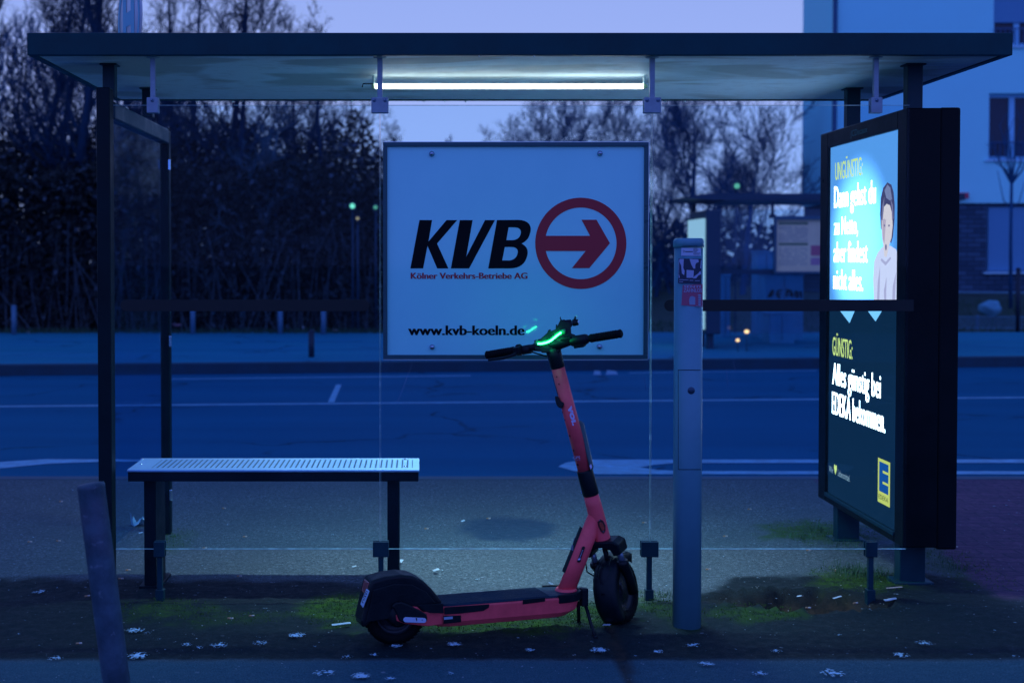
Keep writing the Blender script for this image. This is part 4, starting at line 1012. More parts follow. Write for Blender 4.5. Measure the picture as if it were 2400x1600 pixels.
for u, v in ((490, 180), (526, 298)): g = MB(); g.lathe(headfront(*f5(u, v), .0400), toC, [(0, .003), (.002, .002), (.0026, 0)], 10); obj('rivet', g, M_bolt, am)
dax = (junc - foot).normalized()
surfprism('label_strip', [f5(275, 240), f5(300, 262), f5(112, 750), f5(80, 728)], .0362, M_bl, .0008, scn, foot, dax, .0)
g = MB()
for pts_ in ([(185, 440), (215, 450), (200, 508), (170, 495)],): g.add([headfront(*f5(u, v), .0375, foot, dax) for u, v in pts_], [(0, 1, 2, 3)])
for k in range(3): g.add([headfront(*f5(u - k * 8, v + k * 6), .0375, foot, dax) for u, v in ((228, 355), (236, 358), (222, 405), (214, 400))], [(0, 1, 2, 3)])
obj('label_print', g, mat('label_print_grey', (.08, .12, .2), .5), scn, fix=False)
oval = []
for i in range(8): t = R(180 * i / 7 + 20); oval.append(f5(312 + 20 * math.cos(t), 478 - 20 * math.sin(t)))
for i in range(8): t = R(200 + 180 * i / 7); oval.append(f5(262 + 22 * math.cos(t), 612 - 22 * math.sin(t)))
surfprism('oval_badge', oval, .0362, M_bl, .0015, scn, foot, dax, .0005)
g = MB()
for k in range(7): g.add([headfront(*f5(303 - k * 5 + a, 500 + k * 13 + b), .0385, foot, dax) for a, b in ((-5, 0), (5, 2), (4, 6), (-6, 4))], [(0, 1, 2, 3)])
g.add([headfront(*f5(u, v), .0385, foot, dax) for u, v in ((255, 590), (285, 590), (262, 615), (268, 600), (250, 612))], [(0, 1, 2, 3, 4)])
obj('badge_print', g, M_sw, scn, fix=False)
# small maker mark on the deck
g = MB(); a = G(1281, 1366, .1625); text(g, 'voı.', a, -rt * 1.0, hd * -1.0, .05, .03, .03) if False else text(g, 'voı.', G(1283, 1364, .1615), rt, hd, .05, .018, .04); obj('lettering', g, mat('deck_print', (.35, .5, .7), .5), scn, fix=False)
# fork: crown, stanchions, lowers, fender, wheel
FR = .130; zc0 = .318
wc = ST(.045, 0, 0, .354) ; wc = AP(.13) + wv * .045; wc.z = FR
fk = AP(.335)
g = MB(); cr = [(-.086, -.040), (-.086, .004), (-.062, .018), (.0, .020), (.062, .018), (.086, .004), (.086, -.040), (.052, -.046), (.042, -.020), (.012, -.008), (-.012, -.008), (-.042, -.020), (-.052, -.046)]
g.prism([fk + bv * b + av * (a + .006) - wv * .042 for b, a in cr], wv, .078); fork = obj('fork_crown', g, M_bl, scn, bevel=.006)
for sg in (-1, 1):
    tp = fk + bv * sg * .062 - av * .02; mid = fk + bv * sg * .062 - av * .085; axle = wc + bv * sg * .055
    g = MB(); g.tube([tp, mid], .0125, 16); obj('stanchion', g, mat('stanchion_steel', (.20, .30, .40), .25, .6), fork)
    low = mid + (axle - mid) * .55 + wv * .01
    g = MB(); g.tube([mid + av * .012, mid, mid + (low - mid) * .3, low, axle + (axle - low).normalized() * .012], [.022, .025, .022, .019, .021], 16); obj('fork_leg', g, M_bl, fork)
    g = MB(); g.lathe(axle, bv * sg, [(.016, -.004), (.016, .012), (.008, .016), (0, .016)], 16); obj('axle_nut', g, M_bl, fork)
fw = wheel('front_wheel', wc, bv, FR, .050, scn)
# front mud guard: arched shell wrapping the wheel from the top to low behind it
g = MB(); segs = 18; ring_n = 9; rows = []
for i in range(segs + 1):
    an = R(52 + (214 - 52) * i / segs)
    rd = wv * math.cos(an) + av * math.sin(an); hwid = .043 + .005 * math.sin(math.pi * i / segs); row = []
    for j in range(ring_n):
        q = R(-95 + 190 * j / (ring_n - 1)); row.append(wc + rd * (FR + .018 + .014 * math.cos(q) - (.030 if abs(math.sin(q)) > .99 else 0)) + bv * hwid * math.sin(q))
    rows.append(row)
vs = [p for r_ in rows for p in r_]
g.add(vs, [(i * ring_n + j, i * ring_n + j + 1, (i + 1) * ring_n + j + 1, (i + 1) * ring_n + j) for i in range(segs) for j in range(ring_n - 1)], True)
fg = obj('front_fender', g, M_bl, scn); so = fg.modifiers.new('thick', 'SOLIDIFY'); so.thickness = .004; so.offset = 1
g = MB(); g.tube([fk - av * .012, fk - av * .05 - wv * .005, wc + (wv * math.cos(R(100)) + av * math.sin(R(100))) * (FR + .02)], [.012, .010, .022], 12); g.tube([wc + (wv * math.cos(R(100)) + av * math.sin(R(100))) * (FR + .018), wc + (wv * math.cos(R(130)) + av * math.sin(R(130))) * (FR + .018), wc + (wv * math.cos(R(165)) + av * math.sin(R(165))) * (FR + .012)], [.028, .032, .026], 12)
obj('fender_brace', g, M_bl, fork)
# kick stand
k0 = PP(1366, 1390, SL(.74, .02, 0), rt)
g = MB(); g.obox(PP(1368, 1398, SL(.76, .03, 0), rt), hd, rt, UPZ, .03, .035, .075)
ksb = obj('kickstand_bracket', g, M_bl, scn, bevel=.006)
fe1 = G(1394, 1492); fe2 = G(1357, 1461)
p1 = PP(1371, 1412, SL(.76, .03, 0), rt)
g = MB(); g.tube([p1, p1 + (fe1 - p1) * .3 , fe1], [.008, .007, .006], 10); g.tube([fe1 + UPZ * .006, fe1 + (fe1 - p1).normalized() * .012 + UPZ * .004], .009, 10); obj('kickstand_leg', g, M_bl, ksb)
p2 = PP(1355, 1405, SL(.74, -.02, 0), rt)
g = MB(); g.tube([p2, fe2], [.009, .007], 10); g.tube([fe2 + UPZ * .01, fe2 + UPZ * .0], .010, 10); obj('kickstand_leg', g, M_bl, ksb)
# handlebar
hc0 = AP(1.168)
def HB(b_, a_=0, w_=0): return hc0 + bv * b_ + av * a_ + wv * w_
g = MB(); g.tube([HB(-.20), HB(-.09), HB(-.03), HB(.03), HB(.09), HB(.20)], [.013, .0145, .026, .026, .0145, .013], 20)
g.tube([AP(1.14), HB(0, .0)], [.031, .024], 24)
hb = obj('handlebar', g, M_bl, scn)
for sg in (-1, 1):
    g = MB(); e = .312
    pr = [HB(sg * .175), HB(sg * .18), HB(sg * .20), HB(sg * .30), HB(sg * e), HB(sg * (e + .004))]
    g.tube(pr, [.0150, .0175, .0165, .0160, .0175, .013], 20)
    for k in range(9): q = .205 + k * .0105; g.tube([HB(sg * q), HB(sg * (q + .004))], [.0172, .0172], 20)
    obj('grip', g, M_rubber, hb)
g = MB(); g.tube([HB(-.165, .0, .02), HB(-.15, -.02, .055), HB(-.08, -.055, .065), AP(1.10) + wv * .045 + bv * -.02, AP(1.06) + wv * .034, AP(1.0) + wv * .030], .0032, 7); obj('brake_cable', g, M_rubber, hb)
g = MB(); g.tube([fk + bv * -.03 + av * .02 - wv * .03, fk + bv * -.07 - wv * .055 - av * .01, fk + bv * -.088 - wv * .04 - av * .10, wc + bv * -.07 + wv * -.01 + av * .05, wc + bv * -.06], .003, 7); obj('brake_cable', g, M_rubber, fork)
# clamps, brake lever, throttle
g = MB(); g.tube([HB(-.165), HB(-.163), HB(-.148), HB(-.146)], [.018, .024, .024, .018], 18); g.obox(HB(-.150, .004, -.02), bv, av, wv, .03, .028, .03); g.tube([HB(-.14, -.004), HB(-.10, -.004)], .019, 16)
g.tube([HB(-.15, .0, -.0), HB(-.155, -.008, -.045), HB(-.20, -.012, -.062), HB(-.275, -.01, -.060)], [.008, .007, .006, .006], 10); obj('brake_lever', g, M_bl, hb, bevel=.002)
g = MB(); g.tube([HB(.09), HB(.095), HB(.155), HB(.165)], [.018, .0215, .0215, .018], 18); g.obox(HB(.125, -.018, -.004), bv, av, wv, .045, .02, .028); g.obox(HB(.075, .012, 0), bv, av, wv, .05, .02, .035); obj('throttle', g, M_bl, hb, bevel=.003)
# dashboard hump with phone holder
c2 = lambda u, v: (1140 + u / 6.5324, 720 + v / 6.5324)
pd0 = HB(0)
dash = [(730, 505), (830, 480), (930, 390), (950, 345), (985, 335), (985, 365), (1060, 335), (1065, 260), (1085, 262), (1085, 300), (1115, 250), (1140, 190), (1290, 245), (1300, 400), (1360, 420), (1360, 540), (1140, 635), (1100, 690), (850, 690), (820, 655), (740, 640)]
g = MB(); g.prism([PP(*c2(u, v), pd0 - toC * -.022, toC) for u, v in dash], -toC, .048); dsh = obj('dashboard', g, M_bl, hb, bevel=.006)
ph = [(1120, 215), (1135, 190), (1122, 170), (1130, 145), (1140, 140), (1138, 165), (1158, 195), (1195, 182), (1200, 195), (1292, 185), (1310, 215), (1318, 270), (1290, 310), (1240, 320), (1100, 340), (1060, 330), (1080, 300)]
g = MB(); g.prism([PP(*c2(u, v), pd0 + toC * .01, toC) for u, v in ph], -toC, .035); obj('phone_holder', g, M_bl, dsh, bevel=.003)
g = MB(); a = PP(*c2(1315, 240), pd0, toC); b = PP(*c2(1410, 228), pd0, toC); g.tube([a, a + (b - a) * .3, b], [.013, .014, .012], 16)
a = PP(*c2(1345, 200), pd0, toC); b = PP(*c2(1365, 150), pd0, toC); g.obox((a + b) / 2, b - a, toC, (b - a).cross(toC), .02, .012, .009)
obj('holder_knob', g, M_bl, dsh, bevel=.002)
g = MB(); a = PP(*c2(1378, 140), pd0 + toC * .007, toC); g.obox(a, av, toC, bv, .010, .003, .006); g.lathe(PP(*c2(1411, 226), pd0 + toC * .012, toC), bv, [(0, .003), (.006, .002), (.007, 0)], 10); obj('holder_tip', g, mat('pale_tip', (.5, .7, .85), .3), dsh)
led = [(785, 558), (850, 556), (910, 543), (960, 525), (1000, 500), (1040, 468), (1080, 432), (1145, 385)]
# light bar bowl facing the rider, then the glowing strip
g = MB(); pts_ = [PP(*c2(u, v), pd0 + toC * .0265, toC) for u, v in led]; g.tube(pts_, .0062, 12, up=toC); obj('light_bar', g, emat('green_led', (0.05, 1.0, 0.30), 14.0), dsh)
g = MB(); g.tube([p + AXD * .0 for p in [PP(*c2(u, v), pd0 + toC * .0215, toC) for u, v in [(750, 522)] + led + [(1175, 372), (1210, 372)]]], .011, 12, up=toC); obj('light_bar_housing', g, mat('green_translucent', (0.02, .35, .12), .25, 0, 0), dsh)
g = MB(); g.tube([PP(*c2(u, v), pd0 - toC * .034, toC) for u, v in [(830, 545), (900, 510), (1010, 440)]], .0045, 10); obj('light_bar', g, emat('green_led_back', (0.03, 1.0, 0.35), 55.0), dsh)
for k, (u, v) in enumerate(((900, 520), (1080, 410))):
    pl_ = bpy.data.lights.new('led_glow', 'POINT'); pl_.energy = .16; pl_.color = (0.0, 1.0, .30); pl_.shadow_soft_size = .02
    plo = bpy.data.objects.new('led_glow', pl_); C.objects.link(plo); plo.parent = dsh; plo.location = PP(*c2(u, v), pd0 + toC * .05, toC) - WL[dsh.name]

# ================================================================== APARTMENT BUILDING (right)
BY = 35.0
def BW(px, py): return W(px, py, BY)
M_wall = mat('white_render_wall', (0.34, 0.95, 0.98), .85, 0, .03, .8, .1, 20)
M_brick = bpy.data.materials.new('dark_brick'); M_brick.use_nodes = True
N = M_brick.node_tree.nodes; L = M_brick.node_tree.links; P = N['Principled BSDF']; tc = N.new('ShaderNodeTexCoord')
mp = N.new('ShaderNodeMapping'); mp.inputs['Rotation'].default_value = (R(90), 0, 0); L.new(tc.outputs['Object'], mp.inputs[0])
bt = N.new('ShaderNodeTexBrick'); bt.inputs['Scale'].default_value = 1; bt.inputs['Brick Width'].default_value = .36; bt.inputs['Row Height'].default_value = .12; bt.inputs['Mortar Size'].default_value = .014
bt.inputs['Color1'].default_value = (.05, .12, .20, 1); bt.inputs['Color2'].default_value = (.02, .06, .11, 1); bt.inputs['Mortar'].default_value = (.012, .035, .065, 1)
L.new(mp.outputs[0], bt.inputs['Vector']); L.new(bt.outputs[0], P.inputs['Base Color']); P.inputs['Roughness'].default_value = .9
bx = BW(1950, 400).x; BD = 2.75; bsp = BW(1900, 476).z
bd = thing('apartment_building', (bx + 8, BY + 5, 0), 'white rendered apartment building with a dark brick ground floor, beyond the road at right', 'building')
# window openings: (px0, px1, py_top, py_bottom, kind)
wins = [(2318, 2470, 219, 374, 'double'), (2330, 2482, -45, 108, 'shutter')]
wz = []
holes = []
for (a, b, t, bo, k) in wins: holes.append((BW(a, t).x, BW(b, t).x, BW(a, bo).z, BW(a, t).z, k))
HT = 12.5; x_end = bx + 18
def wall_with_holes(x0, x1, z0, z1, hs, y, depth):
    g = MB(); zs_ = sorted(set([z0, z1] + [q for h in hs for q in (h[2], h[3]) if z0 < q < z1])); xs_ = sorted(set([x0, x1] + [q for h in hs for q in (h[0], h[1]) if x0 < q < x1]))
    for i in range(len(xs_) - 1):
        for j in range(len(zs_) - 1):
            mx_, mz_ = (xs_[i] + xs_[i + 1]) / 2, (zs_[j] + zs_[j + 1]) / 2
            if any(h[0] < mx_ < h[1] and h[2] < mz_ < h[3] for h in hs): continue
            g.box(xs_[i], xs_[i + 1], y, y + depth, zs_[j], zs_[j + 1])
    return g
# more windows to the right so the wall also works from the side
more = []
for kx in (4.2, 8.4):
    for h in holes: more.append((h[0] + kx, h[1] + kx, h[2], h[3], h[4]))
allh = holes + more
obj('upper_wall', wall_with_holes(bx, x_end, bsp, HT, allh, BY, .3), M_wall, bd)
g = MB(); g.box(bx, bx + .3, BY + .301, BY + BD, bsp, HT); obj('side_wall', g, M_wall, bd)
sh_h = [(BW(2316, 500).x, BW(2480, 500).x, BW(0, 637).z, BW(0, 484).z, 'roller')]
sh_h += [(h[0] + 4.2, h[1] + 4.2, h[2], h[3], h[4]) for h in sh_h]
obj('brick_base', wall_with_holes(bx + .06, x_end, 0.2, bsp - .002, sh_h, BY + .06, .3), M_brick, bd)
g = MB(); g.box(bx + .3, x_end, BY + BD - .3, BY + BD, .2, HT - .01); obj('rear_wall', g, M_wall, bd)
g = MB(); g.box(bx + .06, bx + .36, BY + .37, BY + BD, 0.2, bsp - .002); obj('side_brick', g, M_brick, bd)
g = MB(); g.box(bx - .2, x_end + .2, BY - .25, BY + BD + .3, HT + .003, HT + .3); obj('roof', g, mat('flat_roof_edge', (.05, .08, .12), .7), bd)
g = MB(); g.box(bx, x_end, BY - .02, BY + .055, .5, .66); obj('plinth_ledge', g, mat('plinth_stone', (.10, .28, .36), .8), bd)
M_wfr = mat('window_frame_white', (0.25, 0.68, 0.92), .5); M_wgl = mat('window_glass_dark', (.008, .03, .06), .15, 0, 0, spec=.35)
M_shut = bpy.data.materials.new('roller_shutter'); M_shut.use_nodes = True
N = M_shut.node_tree.nodes; L = M_shut.node_tree.links; P = N['Principled BSDF']; tc = N.new('ShaderNodeTexCoord'); sp = N.new('ShaderNodeSeparateXYZ'); L.new(tc.outputs['Object'], sp.inputs[0])
fr = mth(N, L, 'FRACT', mth(N, L, 'MULTIPLY', sp.outputs[2], 1 / .06)); c = cmix(mth(N, L, 'LESS_THAN', fr, .22), (0.10, .34, .55), (.05, .20, .36)); L.new(c, P.inputs['Base Color']); P.inputs['Roughness'].default_value = .6
for h in allh + sh_h:
    x0, x1, z0, z1, k = h; y = BY + (.18 if k != 'roller' else .16)
    wo = None
    g = MB(); f = .09
    g.box(x0, x1, y, y + .08, z1 - f, z1); g.box(x0, x1, y, y + .08, z0, z0 + f); g.box(x0, x0 + f, y, y + .08, z0 + f, z1 - f); g.box(x1 - f, x1, y, y + .08, z0 + f, z1 - f)
    if k != 'roller': xm = x0 + (x1 - x0) * .40; g.box(xm - .07, xm + .07, y, y + .08, z0 + f, z1 - f); 
    wo = obj('window', g, M_wfr, bd)
    g = MB(); g.box(x0 + f, x1 - f, y + .04, y + .06, z0 + f, z1 - f); obj('window_pane', g, M_wgl, wo)
    if k == 'shutter': g = MB(); g.box(x0 + .03, x1 - .03, y - .05, y - .01, z0 + (z1 - z0) * .37, z1 - .005); obj('roller_blind', g, M_shut, wo)
    if k == 'roller': g = MB(); g.box(x0 + .05, x1 - .05, y - .06, y - .01, z0 + .02, z1 - .02); obj('roller_blind', g, M_shut, wo)
    g = MB(); g.box(x0 - .1, x1 + .1, BY - .06, y, z0 - .05, z0 - .004); obj('window_sill', g, mat('sill_metal', (.4, .8, .95), .4), wo)
    if k != 'roller':
        g = MB()
        for q in range(14): xx = x0 + .04 + (x1 - x0 - .08) * q / 13; g.box(xx - .009, xx + .009, BY - .045, BY - .025, z0 + .0, z0 + .42)
        g.box(x0, x1, BY - .05, BY - .02, z0 + .42, z0 + .45); obj('window_railing', g, mat('rail_grey', (.02, .10, .22), .5), wo)
g = MB(); p = BW(1953, 300); g.tube([(p.x, BY - .09, HT), (p.x, BY - .09, bsp - .1), (p.x, BY - .09, .7)], .062, 12); obj('drain_pipe', g, mat('drain_pipe', (.008, .08, .18), .5), bd)
g = MB(); a, b = BW(2215, 459), BW(2267, 459); g.box(a.x, b.x, BY - .12, BY - .005, BW(0, 465.5).z, BW(0, 452).z)
tag(obj('red_wall_sign', g, mat('red_sign', (.55, .06, .12), .5), bevel=.01), 'small red oblong sign on the white building wall, right of the light box', 'sign')

# ================================================================== VEGETATION
def bark(name, c): return mat(name, c, .9, 0, .35, 8)
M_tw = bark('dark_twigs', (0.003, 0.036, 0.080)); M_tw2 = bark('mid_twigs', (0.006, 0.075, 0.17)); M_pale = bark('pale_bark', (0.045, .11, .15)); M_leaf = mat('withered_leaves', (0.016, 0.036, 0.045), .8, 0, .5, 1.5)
def tree_mesh(seed, H, spread, n1=16, n2=8, n3=6, n4=4, tr=.13, first=.18, upness=.5, twig=.007, leaves=0, lw=.05):
    r = random.Random(seed); T = MB(); K = MB(); LV = MB()
    def path(p, d, ln, seg, wob, up):
        pts = [p.copy()]; q = p.copy(); d = d.normalized()
        for i in range(seg):
            d = (d + Vector((r.gauss(0, wob), r.gauss(0, wob), r.gauss(0, wob) + up))).normalized(); q = q + d * (ln / seg); pts.append(q.copy())
        return pts, d
    def at(pts, t):
        f = t * (len(pts) - 1); i = min(int(f), len(pts) - 2); return pts[i].lerp(pts[i + 1], f - i), (pts[i + 1] - pts[i]).normalized()
    def side(d, ang):
        a = Vector((r.gauss(0, 1), r.gauss(0, 1), r.gauss(0, 1))); s = (a - d * a.dot(d)).normalized(); return (d * math.cos(ang) + s * math.sin(ang)).normalized()
    tp, _ = path(Vector((0, 0, -.1)), Vector((r.gauss(0, .05), r.gauss(0, .05), 1)), H * .92, 9, .06, .05)
    T.tube(tp, [tr * (1 - .9 * i / 9) + .006 for i in range(10)], 8)
    for i in range(n1):
        t = first + (1 - first) * (i + r.random()) / n1; p, d = at(tp, t); d1 = side(d, R(r.uniform(30, 62))); d1.z = abs(d1.z) * .5 + d1.z * .5 + upness * .4
        ln = spread * (1.15 - .75 * t) * r.uniform(.7, 1.15); b1, _ = path(p, d1, ln, 6, .13, .07 * upness * 2)
        ra = max(.014, tr * .42 * (1.1 - t)); K.tube(b1, [ra * (1 - .8 * q / 6) for q in range(7)], 5, caps=False)
        for j in range(n2):
            t2 = .2 + .8 * (j + r.random()) / n2; p2, dd = at(b1, t2); d2 = side(dd, R(r.uniform(25, 55))); d2.z += .15
            l2 = ln * .5 * (1.2 - .6 * t2) * r.uniform(.6, 1.2); b2, _ = path(p2, d2, l2, 4, .16, .06)
            K.tube(b2, [max(twig, ra * .38 * (1 - .6 * q / 4)) for q in range(5)], 4, caps=False)
            for k in range(n3):
                t3 = .25 + .75 * (k + r.random()) / n3; p3, d3 = at(b2, t3); d3 = side(d3, R(r.uniform(20, 50))); b3, _ = path(p3, d3, l2 * .55 * r.uniform(.6, 1.2), 3, .2, .08)
                K.tube(b3, [twig, twig * .9, twig * .75, twig * .5], 3, caps=False)
                for m_ in range(n4):
                    p4, d4 = at(b3, r.random()); d4 = side(d4, R(r.uniform(20, 50))); b4, _ = path(p4, d4, l2 * .3 * r.uniform(.5, 1.2), 2, .25, .1)
                    K.tube(b4, [twig * .8, twig * .6, twig * .4], 3, caps=False)
                    for q in range(leaves):
                        c_ = b4[-1] + Vector((r.gauss(0, lw), r.gauss(0, lw), r.gauss(0, lw))); u = Vector((r.gauss(0, 1), r.gauss(0, 1), r.gauss(0, 1))).normalized() * lw * r.uniform(.5, 1.1); v = u.cross(Vector((r.gauss(0, 1), r.gauss(0, 1), 1))).normalized() * lw * r.uniform(.4, .8)
                        LV.add([c_ - u, c_ - v, c_ + u, c_ + v], [(0, 1, 2, 3)])
    return T, K, LV
def make_tree(name, seed, label, cat, group, mt, mk, **kw):
    T, K, LV = tree_mesh(seed, **kw); t = thing(name, (0, 0, 0), label, cat, group)
    obj('trunk', T, mt, t, fix=False); K_ = K
    o = len(K.v); cr = MB(); cr.v = K.v + LV.v; cr.f = K.f + [tuple(i + o for i in f) for f in LV.f]; cr.sm = K.sm + LV.sm; cr.mi = [0] * len(K.f) + [1] * len(LV.f)
    obj('crown', cr, [mk, M_leaf], t, fix=False); return t
GRP = 'bare trees of the dark thicket beyond the road'
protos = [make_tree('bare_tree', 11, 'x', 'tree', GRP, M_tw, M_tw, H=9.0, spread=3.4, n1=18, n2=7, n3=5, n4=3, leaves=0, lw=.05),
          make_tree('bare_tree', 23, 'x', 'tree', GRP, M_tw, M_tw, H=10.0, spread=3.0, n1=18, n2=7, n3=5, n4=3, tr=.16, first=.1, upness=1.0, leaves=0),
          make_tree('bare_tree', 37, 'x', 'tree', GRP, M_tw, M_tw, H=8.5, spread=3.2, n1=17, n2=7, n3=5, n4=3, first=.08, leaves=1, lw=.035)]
dense = 'dark bare tree with fine twigs in the thicket left of the sign'
spots = [(-120, 30, 1, 1.05), (30, 31.6, 2, 1.05), (140, 29.5, 1, .95), (250, 32.5, 0, 1.0), (330, 29.6, 1, 1.0), (415, 32, 0, .98), (500, 31, 2, 1.0),
         (560, 30, 0, .93), (640, 31, 2, .80), (700, 33, 0, .80), (745, 30, 1, .62), (800, 33, 0, .62), (850, 31, 2, .54), (900, 34, 1, .56), (-300, 33, 2, 1.1), (90, 36, 1, 1.1), (455, 37, 1, 1.05)]
used = set()
for i, (px, Y, k, s) in enumerate(spots):
    x = (px - VX) * Y / F; rz = rnd.uniform(0, 6.28)
    if k not in used: t = protos[k]; used.add(k); t.location = (x, Y, 0); t.rotation_euler = (0, 0, rz); t.scale = (s, s, s)
    else: t = copy_thing(protos[k], (x, Y, 0), rz, (s, s, s))
    t['label'] = 'tall bare tree in the dark thicket left of the framed sign' if px < 600 else 'low bare tree at the right end of the thicket, left of the framed sign'
    t['group'] = GRP if px < 600 else 'low trees at the right end of the thicket'
# pale small tree in front of the thicket
t = make_tree('pale_bare_tree', 51, 'slender pale-barked bare tree standing in front of the dark thicket, above the bench', 'tree', None, M_pale, M_pale, H=4.6, spread=2.0, n1=11, n2=6, n3=4, n4=2, tr=.062, first=.30, upness=.9, twig=.006)
t.location = ((565 - VX) * 27.6 / F, 27.6, 0)
# centre and right trees, farther off
G2 = 'finer bare trees farther off behind the sign'
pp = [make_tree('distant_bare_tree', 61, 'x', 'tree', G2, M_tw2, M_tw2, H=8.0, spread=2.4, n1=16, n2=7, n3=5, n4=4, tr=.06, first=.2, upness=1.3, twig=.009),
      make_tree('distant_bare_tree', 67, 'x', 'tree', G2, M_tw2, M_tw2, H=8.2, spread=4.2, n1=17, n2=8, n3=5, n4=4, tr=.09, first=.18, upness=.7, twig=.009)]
used = set()
for (px, Y, k, s) in [(915, 44, 0, .68), (985, 46, 0, .62), (1060, 47, 0, .70), (1125, 45, 0, .72), (1190, 46, 1, .76), (1255, 44, 0, .80), (1310, 45, 1, .82), (1355, 43, 0, .84), (1415, 44, 1, .82), (1480, 44, 0, .80), (1535, 42, 1, .72), (1760, 44, 1, .55), (1700, 48, 0, .66)]:
    if k not in used: t = pp[k]; used.add(k); t.location = ((px - VX) * Y / F, Y, 0); t.scale = (s, s, s)
    else: t = copy_thing(pp[k], ((px - VX) * Y / F, Y, 0), rnd.uniform(0, 6), (s, s, s))
    t['label'] = 'bare tree whose fine upright top rises behind the framed sign' if px < 1500 else 'low bare tree far off behind the opposite shelter'
    t['group'] = G2 if px < 1500 else 'low trees behind the opposite shelter'
t = make_tree('broad_bare_tree', 71, 'broad bare tree between the framed sign and the white building, with spreading limbs', 'tree', None, M_tw2, M_tw2, H=6.2, spread=3.4, n1=17, n2=8, n3=6, n4=4, tr=.13, first=.25, upness=.6, twig=.008)
t.location = ((1625 - VX) * 38 / F, 38, 0)
t = make_tree('bare_tree_by_shelter', 77, 'bare tree with drooping side twigs left of the drain pipe, behind the opposite shelter', 'tree', None, M_tw2, M_tw2, H=5.2, spread=3.6, n1=14, n2=8, n3=6, n4=4, tr=.10, first=.12, upness=.5, twig=.008)
t.location = ((1740 - VX) * 36 / F, 36, 0)
# sapling on the right
t = make_tree('sapling', 81, 'young staked sapling with a few upright branches before the building window', 'tree', None, M_tw2, M_tw2, H=1.0, spread=.5, n1=2, n2=2, n3=1, n4=1, tr=.03)
bpy.data.objects.remove(t.children[0]); bpy.data.objects.remove(t.children[0])
SYY = 31.0; sb = W(2369, 700, SYY); sbz = zl(sb.x, SYY)
t.location = (sb.x, SYY, sbz); WL[t.name] = Vector(t.location)
def sw(a, b): return W(a, b, SYY)
g = MB(); g.tube([Vector((sb.x, SYY, sbz - .05)), sw(2369, 560), sw(2371, 430)], [.045, .038, .035], 8); obj('trunk', g, M_tw2, t)
g = MB(); rr_ = random.Random(5)
for (x1, y1, x2, y2) in ((2362, 400, 2340, 378), (2352, 380, 2335, 330), (2375, 380, 2372, 262), (2380, 370, 2388, 270), (2386, 385, 2408, 330), (2358, 365, 2350, 290), (2390, 400, 2425, 350)):
    a, b, c_ = sw(2371, 430), sw(x1, y1), sw(x2, y2); b += Vector((0, rr_.uniform(-.2, .2), 0)); c_ += Vector((0, rr_.uniform(-.4, .4), 0))
    g.tube([a, a.lerp(b, .6), b, c_], [.03, .022, .017, .008], 5, caps=False)
    for q in range(7): s_ = b.lerp(c_, rr_.random()); e_ = s_ + Vector((rr_.uniform(-.16, .16), rr_.uniform(-.1, .1), rr_.uniform(.1, .4))); g.tube([s_, e_], [.008, .004], 3, caps=False)
for (x1, y1, x2, y2) in ((2352, 470, 2338, 400), (2388, 475, 2402, 425)):
    g.tube([sw(2370, 490), sw(x1, y1), sw(x2, y2)], [.014, .012, .006], 4, caps=False)
obj('crown', g, M_tw2, t)

# undergrowth of the thicket: brambles and ivy no one could count
g = MB(); r = random.Random(3)
xl_, xr_ = (-420 - VX) * 29 / F, (905 - VX) * 29 / F
for i in range(64000):
    x = r.uniform(xl_, xr_); yy = 27.3 + r.random() ** 1.4 * 5; top = 3.5 + 1.2 * noise.noise(Vector((x * .45, yy * .3, 4))) + .25 * (yy - 27.5)
    top *= sstep(-.2, 1.4, xr_ + .6 - x) * .55 + .45
    z = r.random() ** .75 * top; s = r.uniform(.04, .09)
    u = Vector((r.gauss(0, 1), r.gauss(0, 1), r.gauss(0, 1))).normalized() * s; v = u.cross(Vector((r.gauss(0, 1), r.gauss(0, 1), r.gauss(0, 1)))).normalized() * s * .6
    p = Vector((x, yy, z)); g.add([p - u, p - v, p + u, p + v], [(0, 1, 2, 3)], mi=0 if r.random() < .85 else 1)
for i in range(1500):
    x = r.uniform(xl_, xr_); yy = 27.2 + r.random() * 4; p = Vector((x, yy, 0)); q = p + Vector((r.gauss(0, .4), r.gauss(0, .3), r.uniform(.8, 2.4))); e = q + Vector((r.gauss(0, .5), r.gauss(0, .4), r.uniform(-.7, .3)))
    g.tube([p, q, e], [.012, .009, .005], 3, caps=False, mi=1)
tag(obj('brambles', g, [mat('bramble_leaves', (0.007, 0.014, 0.014), .75, 0, .6, 1.3), mat('bramble_stems', (.045, .07, .09), .8)], fix=False), 'dark tangle of brambles and ivy along the far pavement under the trees', 'undergrowth', kind='stuff')
g = MB(); r = random.Random(4)
for i in range(36000):   # dense wood far behind: mass of twigs
    x = r.uniform(-52, 8.5); yy = r.uniform(41, 54); top = (9.5 if x < -12 else max(3.5, 9.5 - (x + 12) * .75)) * (yy / 47) + 1.3 * noise.noise(Vector((x * .35, yy * .2, 1)))
    if x > -4.5: top = min(top, 3.6 + .6 * noise.noise(Vector((x * .6, 3, 1))))
    z = r.random() ** .7 * max(top, 1.0); p = Vector((x, yy, z)); d = Vector((r.gauss(0, .35), r.gauss(0, .3), r.uniform(.3, 1.0))) * r.uniform(.5, 1.2)
    m_ = p + d * .5 + Vector((r.gauss(0, .08), 0, 0)); wd = Vector((r.uniform(.016, .03), r.uniform(-.02, .02), 0))
    g.add([p - wd, p + wd, m_ + wd * .7, m_ - wd * .7, p + d], [(0, 1, 2, 3), (3, 2, 4)])
